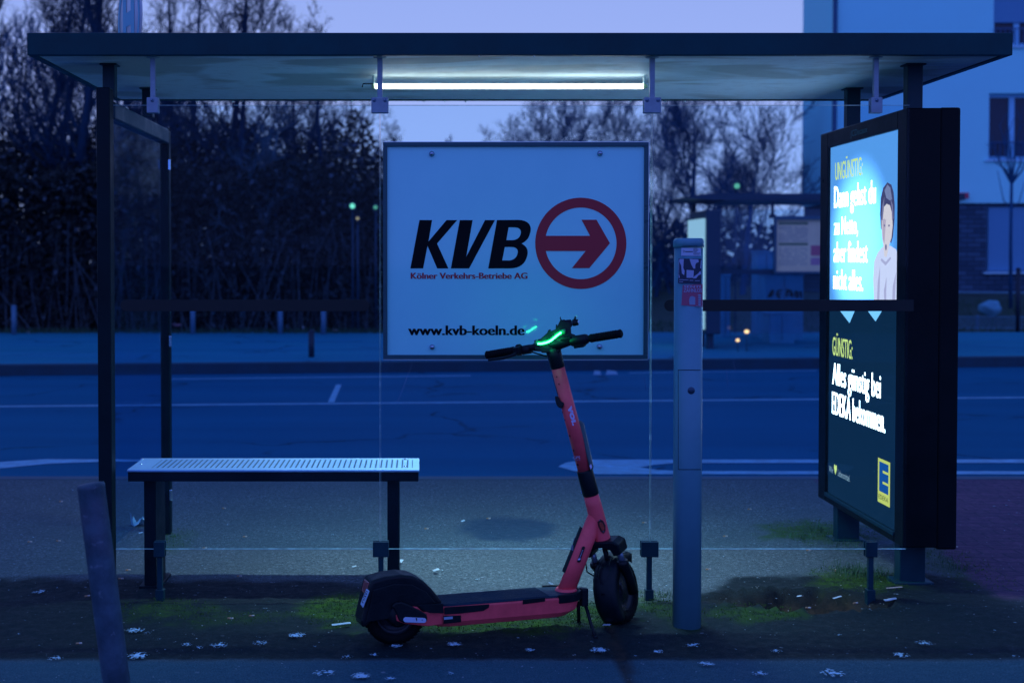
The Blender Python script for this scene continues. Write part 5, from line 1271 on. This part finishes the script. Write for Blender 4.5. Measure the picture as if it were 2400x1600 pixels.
for i in range(26000):
    x = r.uniform(-52, 30); yy = r.uniform(44, 56); z = r.random() * (2.6 + 1.4 * noise.noise(Vector((x * .3, yy * .2, 7)))); s = r.uniform(.08, .2)
    if x < -3: z *= 1.9
    u = Vector((r.gauss(0, 1), r.gauss(0, 1), r.gauss(0, 1))).normalized() * s; v = u.cross(Vector((0, 1, .3))).normalized() * s * .6; p = Vector((x, yy, z)); g.add([p - u, p - v, p + u, p + v], [(0, 1, 2, 3)])
tag(obj('far_wood', g, M_tw2, fix=False), 'far-off dark wood reading as one mass behind the nearer trees', 'wood', kind='stuff')
# verge with short grass between pavement and thicket
g = MB(); r = random.Random(8)
for i in range(9000):
    x = r.uniform(-15, 14); yy = 25.6 + abs(r.gauss(0, .55)) + 1.1 if x < 2 else r.uniform(27.2, 32); z0 = zl(x, yy) + (.02 if yy > 27.2 else .05); hgt = r.uniform(.04, .14)
    a = r.uniform(0, 3.14); wv_ = Vector((math.cos(a), math.sin(a), 0)) * .012; p = Vector((x, yy, z0)); g.add([p - wv_, p + wv_, p + Vector((r.gauss(0, .03), r.gauss(0, .03), hgt))], [(0, 1, 2)])
tag(obj('verge_grass', g, mat('verge_grass', (.03, .085, .05), .85, 0, .4, 2), fix=False), 'short rough grass at the back of the far pavement', 'grass', kind='stuff')

# ================================================================== FAR SIDE FURNITURE
M_bol = mat('far_bollard_paint', (.06, .17, .26), .6, 0, .2)
def bollard(px, pt, pb, Y, label, m=M_bol, r_=.05, grp=None, name='bollard'):
    b = W(px, pb, Y); x = b.x; zt_ = W(px, pt, Y).z; t = thing(name, (x, Y, max(b.z, 0)), label, 'bollard', grp)
    g = MB(); g.tube([(x, Y, 0.0), (x, Y, zt_ - .03)], r_, 14); obj('shaft', g, m, t); g = MB(); g.lathe((x, Y, zt_ - .03), (0, 0, 1), [(r_ * 1.06, -.004), (r_ * 1.06, .01), (r_ * .7, .028), (0, .034)], 14); obj('cap', g, m, t); return t
GB = 'grey bollards before the thicket'
bollard(33, 715, 786, 26.3, 'grey bollard standing alone at the far left before the thicket', grp=GB)
bollard(452, 712, 778, 26.5, 'grey bollard before the thicket, just right of the side glass panel', grp=GB)
bollard(657, 722, 780, 26.6, 'grey bollard before the thicket, left of the near black bollard', grp=GB)
bollard(758, 722, 782, 26.4, 'grey bollard before the thicket, right of the near black bollard', grp=GB)
bollard(730, 772, 842, 20.3, 'black bollard standing out on the far pavement near the kerb', mat('black_bollard', (.008, .02, .04), .5), .045)

# opposite shelter
OY = 22.0
def OW(px, py, Y=OY): return W(px, py, Y)
os_ = thing('opposite_shelter', (OW(1850, 600).x, OY + .8, 0), 'distant bus shelter on the far pavement, half hidden by the light box', 'bus shelter')
M_od = mat('far_dark_metal', (.008, .045, .085), .5)
x0, x1 = OW(1598, 460).x, OW(2262, 460).x; z1_, z0_ = OW(0, 453.5).z, OW(0, 468.5).z
g = MB(); n_ = 8
pf = [(x0 + .3 * (1 - math.cos(math.pi / 2 * i / n_)) * 0 + (i / n_) * .6, z1_ - .07 * (1 - i / n_) ** 2) for i in range(n_ + 1)]
poly = [(x, z) for x, z in pf] + [(x1, z1_), (x1, z0_)] + [(x0 + .5, z0_), (x0 + .0, z0_ + .035)]
g.prism([(x, OY, z) for x, z in poly], (0, 1, 0), 1.7); obj('roof', g, M_od, os_)
g = MB(); g.box(x0 + .7, x1 - .05, OY + .05, OY + 1.65, z0_ - .02, z0_ - .004); obj('ceiling', g, mat('far_ceiling', (.16, .26, .30), .7), os_)
for px in (1815, 2110):
    g = MB(); x = OW(px, 480).x; g.box(x - .02, x + .02, OY + .1, OY + .14, OW(0, 508).z, z0_ - .021); g.box(x - .05, x + .05, OY + .09, OY + .15, OW(0, 511).z, OW(0, 502).z); obj('hanger', g, M_od, os_)
for px in (1664, 2105):
    g = MB(); x = OW(px, 500).x; g.box(x - .04, x + .04, OY + 1.3, OY + 1.38, 0.04, z0_ - .021); obj('post', g, M_od, os_)
g = MB(); g.box(OW(1692, 0).x, OW(2100, 0).x, OY + .11, OY + .13, OW(0, 643).z, OW(0, 631).z); obj('band', g, M_od, os_)
g = MB(); g.box(OW(1692, 0).x, OW(2100, 0).x, OY + .116, OY + .124, .3, OW(0, 490).z); obj('glass_pane', g, glass('far_glass', (.8, .9, .95), .6, .05, .02), os_)
tcx0, tcx1, tcz0, tcz1 = OW(1820, 0).x, OW(1945, 0).x, OW(0, 641).z, OW(0, 506).z
g = MB(); f = .035; y0, y1 = OY + .02, OY + .10
g.box(tcx0, tcx1, y0, y1, tcz1 - f * 1.6, tcz1); g.box(tcx0, tcx1, y0, y1, tcz0, tcz0 + f); g.box(tcx0, tcx0 + f, y0, y1, tcz0 + f, tcz1 - f * 1.6); g.box(tcx1 - f, tcx1, y0, y1, tcz0 + f, tcz1 - f * 1.6); g.box(tcx0 + f, tcx1 - f, y1 - .02, y1 - .004, tcz0 + f, tcz1 - f * 1.6)
tcase = thing('timetable_case', ((tcx0 + tcx1) / 2, OY, tcz0), 'framed timetable case hanging in the opposite shelter beside the light box', 'notice board')
obj('case', g, mat('case_metal', (.05, .13, .18), .4, .2), tcase)
def tr(u0, u1, v0, v1, m, name, off=.001):
    g = MB(); X = lambda u: tcx0 + f + (tcx1 - tcx0 - 2 * f) * u; Z = lambda v: tcz0 + f + (tcz1 - tcz0 - 2.6 * f) * v
    g.add([(X(u0), y1 - .021 - off, Z(v0)), (X(u1), y1 - .021 - off, Z(v0)), (X(u1), y1 - .021 - off, Z(v1)), (X(u0), y1 - .021 - off, Z(v1))], [(0, 1, 2, 3)]); return obj(name, g, m, tcase, fix=False)
M_pap = mat('timetable_paper', (.95, .72, .42), .7, 0, .12, 3); M_yel = mat('timetable_olive', (.20, .25, .13), .7)
tr(0, 1, 0, 1, M_pap, 'paper'); tr(.06, .66, .90, .95, M_yel, 'heading', .002); tr(.06, .66, .50, .55, M_yel, 'heading', .002)
g = MB(); X = lambda u: tcx0 + f + (tcx1 - tcx0 - 2 * f) * u; Z = lambda v: tcz0 + f + (tcz1 - tcz0 - 2.6 * f) * v
for blk in ((.58, .88), (.12, .47)):
    for rr2 in range(9):
        for cc2 in range(11):
            if rnd.random() < .2: continue
            u = .07 + cc2 * .054; v = blk[0] + (blk[1] - blk[0]) * rr2 / 9; g.add([(X(u), y1 - .0235, Z(v)), (X(u + .036), y1 - .0235, Z(v)), (X(u + .036), y1 - .0235, Z(v + .014)), (X(u), y1 - .0235, Z(v + .014))], [(0, 1, 2, 3)])
tag(obj('printed_rows', g, mat('print_grey', (.25, .28, .28), .7), tcase, fix=False), kind='stuff')
tr(.72, .96, .30, .50, mat('notice_red', (.60, .15, .20), .6), 'red_notice', .002); tr(.72, .96, .12, .26, mat('notice_pink', (.55, .26, .34), .6), 'pink_notice', .002)
# dark display column left of the opposite shelter, lit edge
dc = thing('display_case', (OW(1680, 0).x, OY, 0), 'dark display case with a lit left edge at the left end of the opposite shelter', 'poster case')
g = MB(); g.box(OW(1657, 0).x, OW(1692, 0).x, OY - .05, OY + 1.25, OW(0, 783).z, OW(0, 492).z); obj('housing', g, M_od, dc, bevel=.02)
g = MB(); g.box(OW(1668, 0).x, OW(1680, 0).x, OY + .1, OY + .3, .045, OW(0, 782).z); g.box(OW(1668, 0).x, OW(1680, 0).x, OY + .8, OY + 1.0, .045, OW(0, 782).z); obj('foot', g, M_od, dc)
g = MB(); a, b = OW(1649, 0).x, OW(1656, 0).x; g.box(a, b, OY + .0, OY + 1.2, OW(0, 772).z, OW(0, 512).z); obj('poster', g, emat('far_poster', (.45, .75, 1.0), .7), dc)
# cabinets with graffiti
M_cab = mat('cabinet_paint', (.06, .34, .48), .6, 0, .18, 4)
def cabinet(px0, px1, pt, pb, Y, label, d_=.5, grp=None):
    a, b = W(px0, 0, Y).x, W(px1, 0, Y).x; zt_, zb_ = W(0, pt, Y).z, max(.04, W(0, pb, Y).z); t = thing('utility_cabinet', ((a + b) / 2, Y + .2, 0), label, 'cabinet', grp)
    g = MB(); g.box(a, b, Y, Y + d_, .04, zt_ - .03); obj('body', g, M_cab, t, bevel=.015)
    g = MB(); g.box(a - .02, b + .02, Y - .02, Y + d_ + .02, zt_ - .029, zt_); obj('lid', g, M_cab, t, bevel=.01)
    g = MB(); xm = (a + b) / 2; g.box(xm - .005, xm + .005, Y - .004, Y - .001, .1, zt_ - .06); obj('door_gap', g, M_od, t); return t
c1 = cabinet(1798, 1888, 640, 755, 24.5, 'pale blue utility cabinet with black graffiti under the timetable case')
g = MB()
gp = lambda u, v: W(1600 + u * 340 / 1185, 430 + v * 340 / 1185, 24.49)
for st_ in ([(700, 930), (725, 880), (740, 870), (735, 905), (715, 925)], [(770, 880), (812, 870)], [(772, 885), (768, 915), (800, 935)], [(775, 905), (805, 900)], [(855, 860), (850, 925)], [(852, 890), (880, 870), (900, 930)], [(870, 915), (905, 895)], [(925, 875), (920, 920), (945, 930), (940, 880)], [(965, 880), (970, 935)]):
    pts = [gp(u, v) for u, v in st_]; pts = [Vector((p.x, 24.492, p.z)) for p in pts]
    for a, b in zip(pts[:-1], pts[1:]):
        d_ = (b - a).normalized(); n_ = Vector((-d_.z, 0, d_.x)) * .020; g.add([a - n_, b - n_, b + n_, a + n_], [(0, 1, 2, 3)])
obj('graffiti', g, M_ink, c1, fix=False)
cabinet(1780, 1822, 588, 755, 25.2, 'tall pale blue cabinet left of the timetable case')
cabinet(1808, 1868, 733, 792, 23.6, 'low pale cabinet on the pavement below the graffiti cabinet')
cabinet(1694, 1716, 643, 752, 25.5, 'narrow pale cabinet right of the dark display case')
# lit lamps low on the right: two small warm lights
for (px, py, s) in ((1750, 777, .04), (1729, 797, .032)):
    p = W(px, py, 21.5); t = thing('ground_lamp', (p.x, 21.5, .05), 'small warm lamp glowing low above the far pavement, %s of a pair' % ('upper right' if px > 1740 else 'lower left'), 'lamp')
    g = MB(); g.lathe(p, (0, 0, 1), [(0, -s * .8), (s * .8, -s * .45), (s, 0), (s * .7, s * .6), (0, s * .8)], 12); obj('bulb', g, emat('warm_bulb', (1.0, .58, .28), 2.0), t)
    g = MB(); g.tube([(p.x, 21.5, .045), (p.x, 21.5, p.z - s * .7)], .006, 6); obj('stem', g, M_od, t)
# light spots taken for glass reflections, built as added glowing discs on posts
for (px, py, Y, s) in ((826, 483, 27.0, .05), (880, 486, 27.2, .04), (1727, 436, 27.0, .055), (838, 512, 27.0, .032)):
    p = W(px, py, Y); col = (.25, 1.0, .75) if py != 512 else (1.0, .8, .5)
    t = thing('signal_light', (p.x, Y, .03), {826: 'left green signal light glowing in front of the dark thicket', 880: 'fainter green signal light just left of the sign frame', 1727: 'green signal light before the broad bare tree', 838: 'small warm signal light below the green one by the thicket'}[px], 'traffic light')
    g = MB(); g.lathe(p, (0, -1, 0), [(0, .02), (s, .02), (s, 0)], 16); obj('lens', g, emat('signal_%d' % px, col, {826: 1.0, 1727: .45}.get(px, .35)), t)
    g = MB(); g.box(p.x - s * 1.3, p.x + s * 1.3, Y + .002, Y + .12, p.z - s * 1.5, p.z + s * 1.5); g.tube([(p.x, Y + .08, .03), (p.x, Y + .08, p.z - s * 1.4)], .02, 8); obj('signal_post', g, M_od, t)
# pale stone, low fence and dark post on the lawn
p = W(2322, 722, 29.5); bs = MB(); bmx = bmesh.new(); bmesh.ops.create_icosphere(bmx, subdivisions=3, radius=1)
for v in bmx.verts: q = v.co; v.co = Vector((q.x * .24, q.y * .2, q.z * .17)) * (1 + .28 * noise.noise(q * 1.7) + .08 * noise.noise(q * 5))
bs.add([v.co + p for v in bmx.verts], [[v.index for v in f.verts] for f in bmx.faces], True); bmx.free()
tag(obj('boulder', bs, mat('boulder_stone', (.10, .32, .42), .9, 0, .3, 4, .5, 10)), 'pale rounded boulder on the lawn before the brick wall', 'boulder')
fy_ = 28.2; wf = thing('wire_fence', (W(2330, 750, fy_).x, fy_, 0), 'low pale wire fence between pavement and lawn, right of the light box', 'fence')
g = MB(); xa, xb = W(2180, 0, fy_).x, W(2460, 0, fy_).x; zt_, zb_ = W(0, 741, fy_).z, W(0, 775, fy_).z
q = xa
while q < xb: g.box(q - .006, q + .006, fy_ - .006, fy_ + .006, max(zb_, 0), zt_); q += .055
g.box(xa, xb, fy_ - .008, fy_ + .008, zt_ - .012, zt_); g.box(xa, xb, fy_ - .008, fy_ + .008, zb_ + .05, zb_ + .065); obj('mesh_panel', g, mat('fence_wire', (.08, .26, .38), .5), wf)
for px in (2200, 2300, 2440):
    g = MB(); x = W(px, 0, fy_).x; g.box(x - .02, x + .02, fy_ + .01, fy_ + .05, 0, zt_ + .03); obj('fence_post', g, M_bol, wf)
t = bollard(2385, 627, 774, 27.6, 'tall dark post at the right edge of the picture, before the building', mat('dark_post', (.006, .02, .04), .6), .045, name='post')

# ================================================================== SMALL LITTER AND SPLASHES
r = random.Random(12)
M_spl = mat('white_splash', (0.42, 0.72, 0.86), .6, 0, .2, 30); M_spl2 = mat('dull_splash', (0.20, .30, .36), .8, 0, .2, 30)
def gz(x, y): return 0.0105 + .004 * nz(x, y, 3.1, 2)
def splash(px, py, w_, n_, m=M_spl, flat=.33):
    c_ = G(px, py); g = MB(); sx = w_ * c_.y / F; 
    for i in range(n_):
        a = r.uniform(0, 6.28); q = r.random() ** .6; x = c_.x + sx * q * math.cos(a); y = c_.y + sx * 1.05 * q * math.sin(a); s = sx * r.uniform(.05, .17) * (1.3 - q)
        e_ = r.uniform(.7, 1.9); k = r.randint(6, 9); g.add([(x + s * e_ * r.uniform(.8, 1.2) * math.cos(6.28 * j / k + 1), y + s * r.uniform(.8, 1.2) * math.sin(6.28 * j / k + 1), gz(x, y) + .0004 * i / n_) for j in range(k)], [tuple(range(k))])
    obj('paint_splash', g, m, ground, fix=False)
for (px, py, w_, n_) in ((318, 1482, 24, 34), (347, 1488, 14, 12), (372, 1503, 8, 6), (438, 1515, 20, 18), (512, 1517, 26, 30), (465, 1523, 12, 10), (610, 1512, 22, 24), (697, 1493, 22, 40), (738, 1520, 9, 8), (322, 1541, 28, 34), (130, 1548, 22, 14), (95, 1390, 20, 14), (45, 1490, 10, 6),
                         (1065, 1514, 22, 46), (928, 1519, 17, 22), (880, 1540, 14, 12), (812, 1545, 16, 12), (1242, 1528, 18, 22), (1405, 1527, 22, 36), (1541, 1532, 18, 22), (1490, 1542, 8, 6), (760, 1581, 28, 20), (845, 1590, 30, 60), (915, 1597, 18, 20), (1055, 1584, 12, 14),
                         (1625, 1516, 24, 24), (1655, 1561, 20, 30), (1820, 1531, 16, 22), (1965, 1492, 10, 10), (2165, 1511, 26, 26), (2275, 1538, 9, 10), (2112, 1540, 24, 22), (1780, 1584, 24, 24), (1950, 1582, 36, 36), (2380, 1545, 14, 8), (2010, 1490, 6, 4), (2330, 1481, 7, 6), (425, 1335, 6, 4), (960, 1385, 14, 10), (1120, 1360, 12, 12), (1290, 1400, 10, 6)):
    splash(px, py, w_ * r.uniform(.7, 1.1), int(n_ * r.uniform(1.3, 2.2)))
SPK = MB()
def speck(px, py, w_, n_, mi):
    c_ = G(px, py); sx = w_ * c_.y / F
    for i in range(n_):
        a = r.uniform(0, 6.28); q = r.random() ** .6; x = c_.x + sx * q * math.cos(a); y = c_.y + sx * 1.3 * q * math.sin(a); s = sx * r.uniform(.25, .6); k = r.randint(4, 7)
        SPK.add([(x + s * r.uniform(.6, 1.4) * math.cos(6.28 * j / k), y + s * 1.2 * r.uniform(.5, 1.4) * math.sin(6.28 * j / k), gz(x, y) + .0002) for j in range(k)], [tuple(range(k))], mi=mi)
for k in range(90): speck(r.uniform(0, 2400), r.uniform(1180, 1600), r.uniform(2, 6), 2, 1)
for k in range(520): speck(r.uniform(0, 2400), 1135 + 310 * r.random() ** .8, r.uniform(.8, 3.4), r.randint(1, 2), 0 if k % 4 == 0 else 1)
for k in range(260): speck(r.uniform(0, 2400), r.uniform(1400, 1600), r.uniform(.6, 2.0), 1, k % 2)
tag(obj('gum_specks', SPK, [M_spl, M_spl2], ground, fix=False), kind='stuff')
M_butt = mat('butt_paper', (.55, .52, .46), .7); M_filt = mat('butt_filter', (.42, .26, .14), .8)
def butt(px, py, a, L_=.024, label=None):
    c_ = G(px, py); d_ = Vector((math.cos(a), math.sin(a), 0)); z = .0145; t = thing('cigarette_butt', (c_.x, c_.y, 0), label or 'cigarette butt lying on the pavement around the shelter', 'cigarette butt', None if label else 'cigarette butts strewn on the pavement')
    p = Vector((c_.x, c_.y, z)); g = MB(); g.tube([p - d_ * L_ / 2, p], .0036, 8); obj('filter', g, M_filt, t); g = MB(); g.tube([p, p + d_ * L_ / 2], .0034, 8); obj('paper', g, M_butt, t); return t
for (px, py, a) in ((300, 1342, .5), (284, 1362, .1), (561, 1356, .15), (1384, 1311, -.5), (1895, 1295, -.15), (1894, 1431, -.1), (1958, 1342, 1.2), (137, 1273, .05), (143, 1180, .1), (525, 1196, 0), (574, 1263, .3), (1145, 1220, .2), (1000, 1244, .1), (540, 1456, 0), (590, 1450, .1), (1510, 1230, .1), (1700, 1262, .1), (1757, 1198, 0), (2240, 1287, .2), (205, 1403, .6), (185, 1515, .3), (2005, 1420, .4), (1660, 1340, .2), (480, 1290, .4), (70, 1275, .1)): butt(px, py, a)
def strip(name, px, py, a, ln, wd, label, cat, m, z=.016, curl=.004):
    c_ = G(px, py); d_ = Vector((math.cos(a), math.sin(a), 0)); n_ = Vector((-d_.y, d_.x, 0)); g = MB(); rows = []
    for i in range(7):
        t_ = i / 6 - .5; p = Vector((c_.x, c_.y, z)) + d_ * ln * t_ + UPZ * curl * math.sin(t_ * 3) * .5; rows += [p - n_ * wd / 2, p + n_ * wd / 2 + UPZ * .002]
    g.add(rows, [(2 * i, 2 * i + 1, 2 * i + 3, 2 * i + 2) for i in range(6)]); o = obj(name, g, m, fix=False); so = o.modifiers.new('t', 'SOLIDIFY'); so.thickness = .0015; return tag(o, label, cat)
M_paper = mat('paper_scrap', (.45, .62, .68), .6)
strip('paper_strip', 800, 1471, .22, .078, .016, 'white paper strip on the moss left of the scooter\'s rear wheel', 'paper', M_paper)
strip('wrapper', 1422, 1473, -.6, .032, .014, 'small white wrapper on the ground by the scooter\'s kickstand', 'wrapper', M_paper)
strip('twig', 1962, 1408, .5, .05, .008, 'pale splinter of wood lying across the hole in the ground', 'twig', M_paper)
strip('twig', 2096, 1385, .08, .075, .007, 'pale stick on the soil left of the light box leg', 'twig', mat('stick_wood', (.42, .36, .32), .7))
strip('wrapper', 2087, 1413, .05, .055, .02, 'crumpled foil wrapper on the soil below the light box', 'wrapper', M_paper, curl=.008)
strip('wrapper', 1873, 1405, -.5, .02, .012, 'small white scrap in the hole in the ground', 'wrapper', M_paper)
strip('paper_scrap', 1022, 1343, .3, .03, .022, 'torn pale scrap on the asphalt above the scooter deck', 'paper', M_paper, curl=.006)
strip('paper_scrap', 940, 1322, 1.2, .03, .016, 'white scrap standing beside the right bench leg', 'paper', M_paper, curl=.008)
strip('paper_scrap', 830, 1335, .1, .022, .012, 'small white scrap left of the scooter fender', 'paper', M_paper)
strip('paper_scrap', 330, 1255, .4, .022, .014, 'pale scrap by the left bench leg', 'paper', M_paper)
strip('paper_scrap', 1085, 1227, .6, .024, .012, 'white scrap at the left tip of the dark asphalt patch', 'paper', M_paper)
# crumpled clear plastic
g = MB(); c_ = G(327, 1232); rr3 = random.Random(2); pts = [[c_ + Vector((i * .022, j * .02, abs(rr3.gauss(.03, .025)))) for j in range(-2, 3)] for i in range(-2, 3)]
g.add([p for row in pts for p in row], [(i * 5 + j, i * 5 + j + 1, (i + 1) * 5 + j + 1, (i + 1) * 5 + j) for i in range(4) for j in range(4)])
tag(obj('plastic_wrap', g, mat('clear_plastic', (.35, .6, .68), .12, 0, 0, spec=1.0), fix=False), 'crumpled clear plastic on the ground left of the bench leg', 'litter')
# litter at the back of the far pavement
for i, (px, py, lab, cl) in enumerate(((66, 787, 'white scrap of litter at the far left edge of the thicket', (.7, .75, .8)), (194, 786, 'pinkish scrap of litter before the thicket, left of the shelter', (.7, .35, .45)), (410, 762, 'larger pinkish litter before the thicket, right of the glass side', (.5, .25, .3)), (409, 787, 'orange scrap of litter before the thicket', (.7, .25, .2)), (424, 787, 'white scrap of litter beside the orange one', (.6, .6, .65)), (786, 776, 'pale litter before the thicket near the sign', (.6, .45, .5)), (500, 735, 'pale blue plastic litter caught in the brambles', (.3, .6, .7)), (715, 766, 'small white litter left of the black bollard', (.6, .65, .7)))):
    p = W(px, py, 26.9); g = MB(); rr4 = random.Random(i); s = .07 if i != 2 else .12
    vv = [Vector((p.x + rr4.uniform(-s, s), p.y + rr4.uniform(-s, s), max(.05, p.z) + rr4.uniform(-s * .4, s * .5))) for _ in range(6)]
    g.add(vv, [(0, 1, 2), (1, 2, 3), (2, 3, 4), (3, 4, 5)]); tag(obj('litter', g, mat('litter_%d' % i, cl, .6), fix=False), lab, 'litter')
p = G(1421, 878, ROADZ); g = MB(); g.add([p + Vector((x * .1, 0, z * .06)) for x, z in ((-1.8, 0), (-.7, 0), (-.9, .9), (-1.6, 1))] + [p + Vector((x * .1, .05, z * .06)) for x, z in ((0, 0), (1.7, 0), (1.4, .8), (.2, 1))], [(0, 1, 2, 3), (4, 5, 6, 7)]); tag(obj('litter', g, mat('litter_gutter', (.3, .55, .65), .6), fix=False), 'pale litter lying in the far gutter right of the scooter handlebar', 'litter')
# moss and grass blades on the near ground
g = MB(); r = random.Random(9)
for (cx, cy, rx, ry, a) in MOSS:
    for i in range(int(700 * a * (rx * ry / .05) ** .5 * 1.6)):
        q, an = r.random() ** .6, r.uniform(0, 6.28); x, y = cx + rx * 1.0 * q * math.cos(an), cy + ry * q * math.sin(an)
        h_ = r.uniform(.003, .010); w_ = r.uniform(.001, .0025); b_ = r.uniform(0, 3.14); d_ = Vector((math.cos(b_), math.sin(b_), 0)) * w_; p = Vector((x, y, .004 + .006 * nz(x, y, 31, 9) + .006))
        g.add([p - d_, p + d_, p + Vector((r.gauss(0, .003), r.gauss(0, .003), h_))], [(0, 1, 2)])
tag(obj('moss', g, mat('moss_green', (.045, .12, .014), .9, 0, .5, 8), fix=False), 'short green moss growing on the pavement along the shelter', 'moss', kind='stuff')
g = MB()
for (px, py, rx, n_, hh) in ((1935, 1250, 60, 260, .035), (1880, 1262, 30, 80, .03), (2005, 1345, 45, 260, .045), (2060, 1350, 30, 80, .04), (2240, 1330, 40, 120, .03), (1990, 1280, 40, 80, .025), (1235, 1452, 12, 40, .016), (1552, 1400, 30, 70, .022), (2160, 1300, 60, 80, .025), (395, 1262, 22, 50, .02)):
    c_ = G(px, py); s = rx * c_.y / F
    for i in range(n_):
        x, y = c_.x + r.gauss(0, s * .6), c_.y + r.gauss(0, s * .8); an = r.uniform(0, 6.28); d_ = Vector((math.cos(an), math.sin(an), 0)); w_ = Vector((-d_.y, d_.x, 0)) * .0011; h_ = hh * r.uniform(.4, 1.2); p = Vector((x, y, .003))
        g.add([p - w_, p + w_, p + d_ * h_ * .25 + UPZ * h_ * .7 + w_ * .7, p + d_ * h_ * .25 + UPZ * h_ * .7 - w_ * .7, p + d_ * h_ * .8 + UPZ * h_ * .9], [(0, 1, 2, 3), (3, 2, 4)])
tag(obj('grass_tufts', g, mat('grass_blade', (.035, .13, .05), .7, 0, .4, 20), fix=False), 'sparse grass tufts round the light box legs and shelter feet', 'grass', kind='stuff')
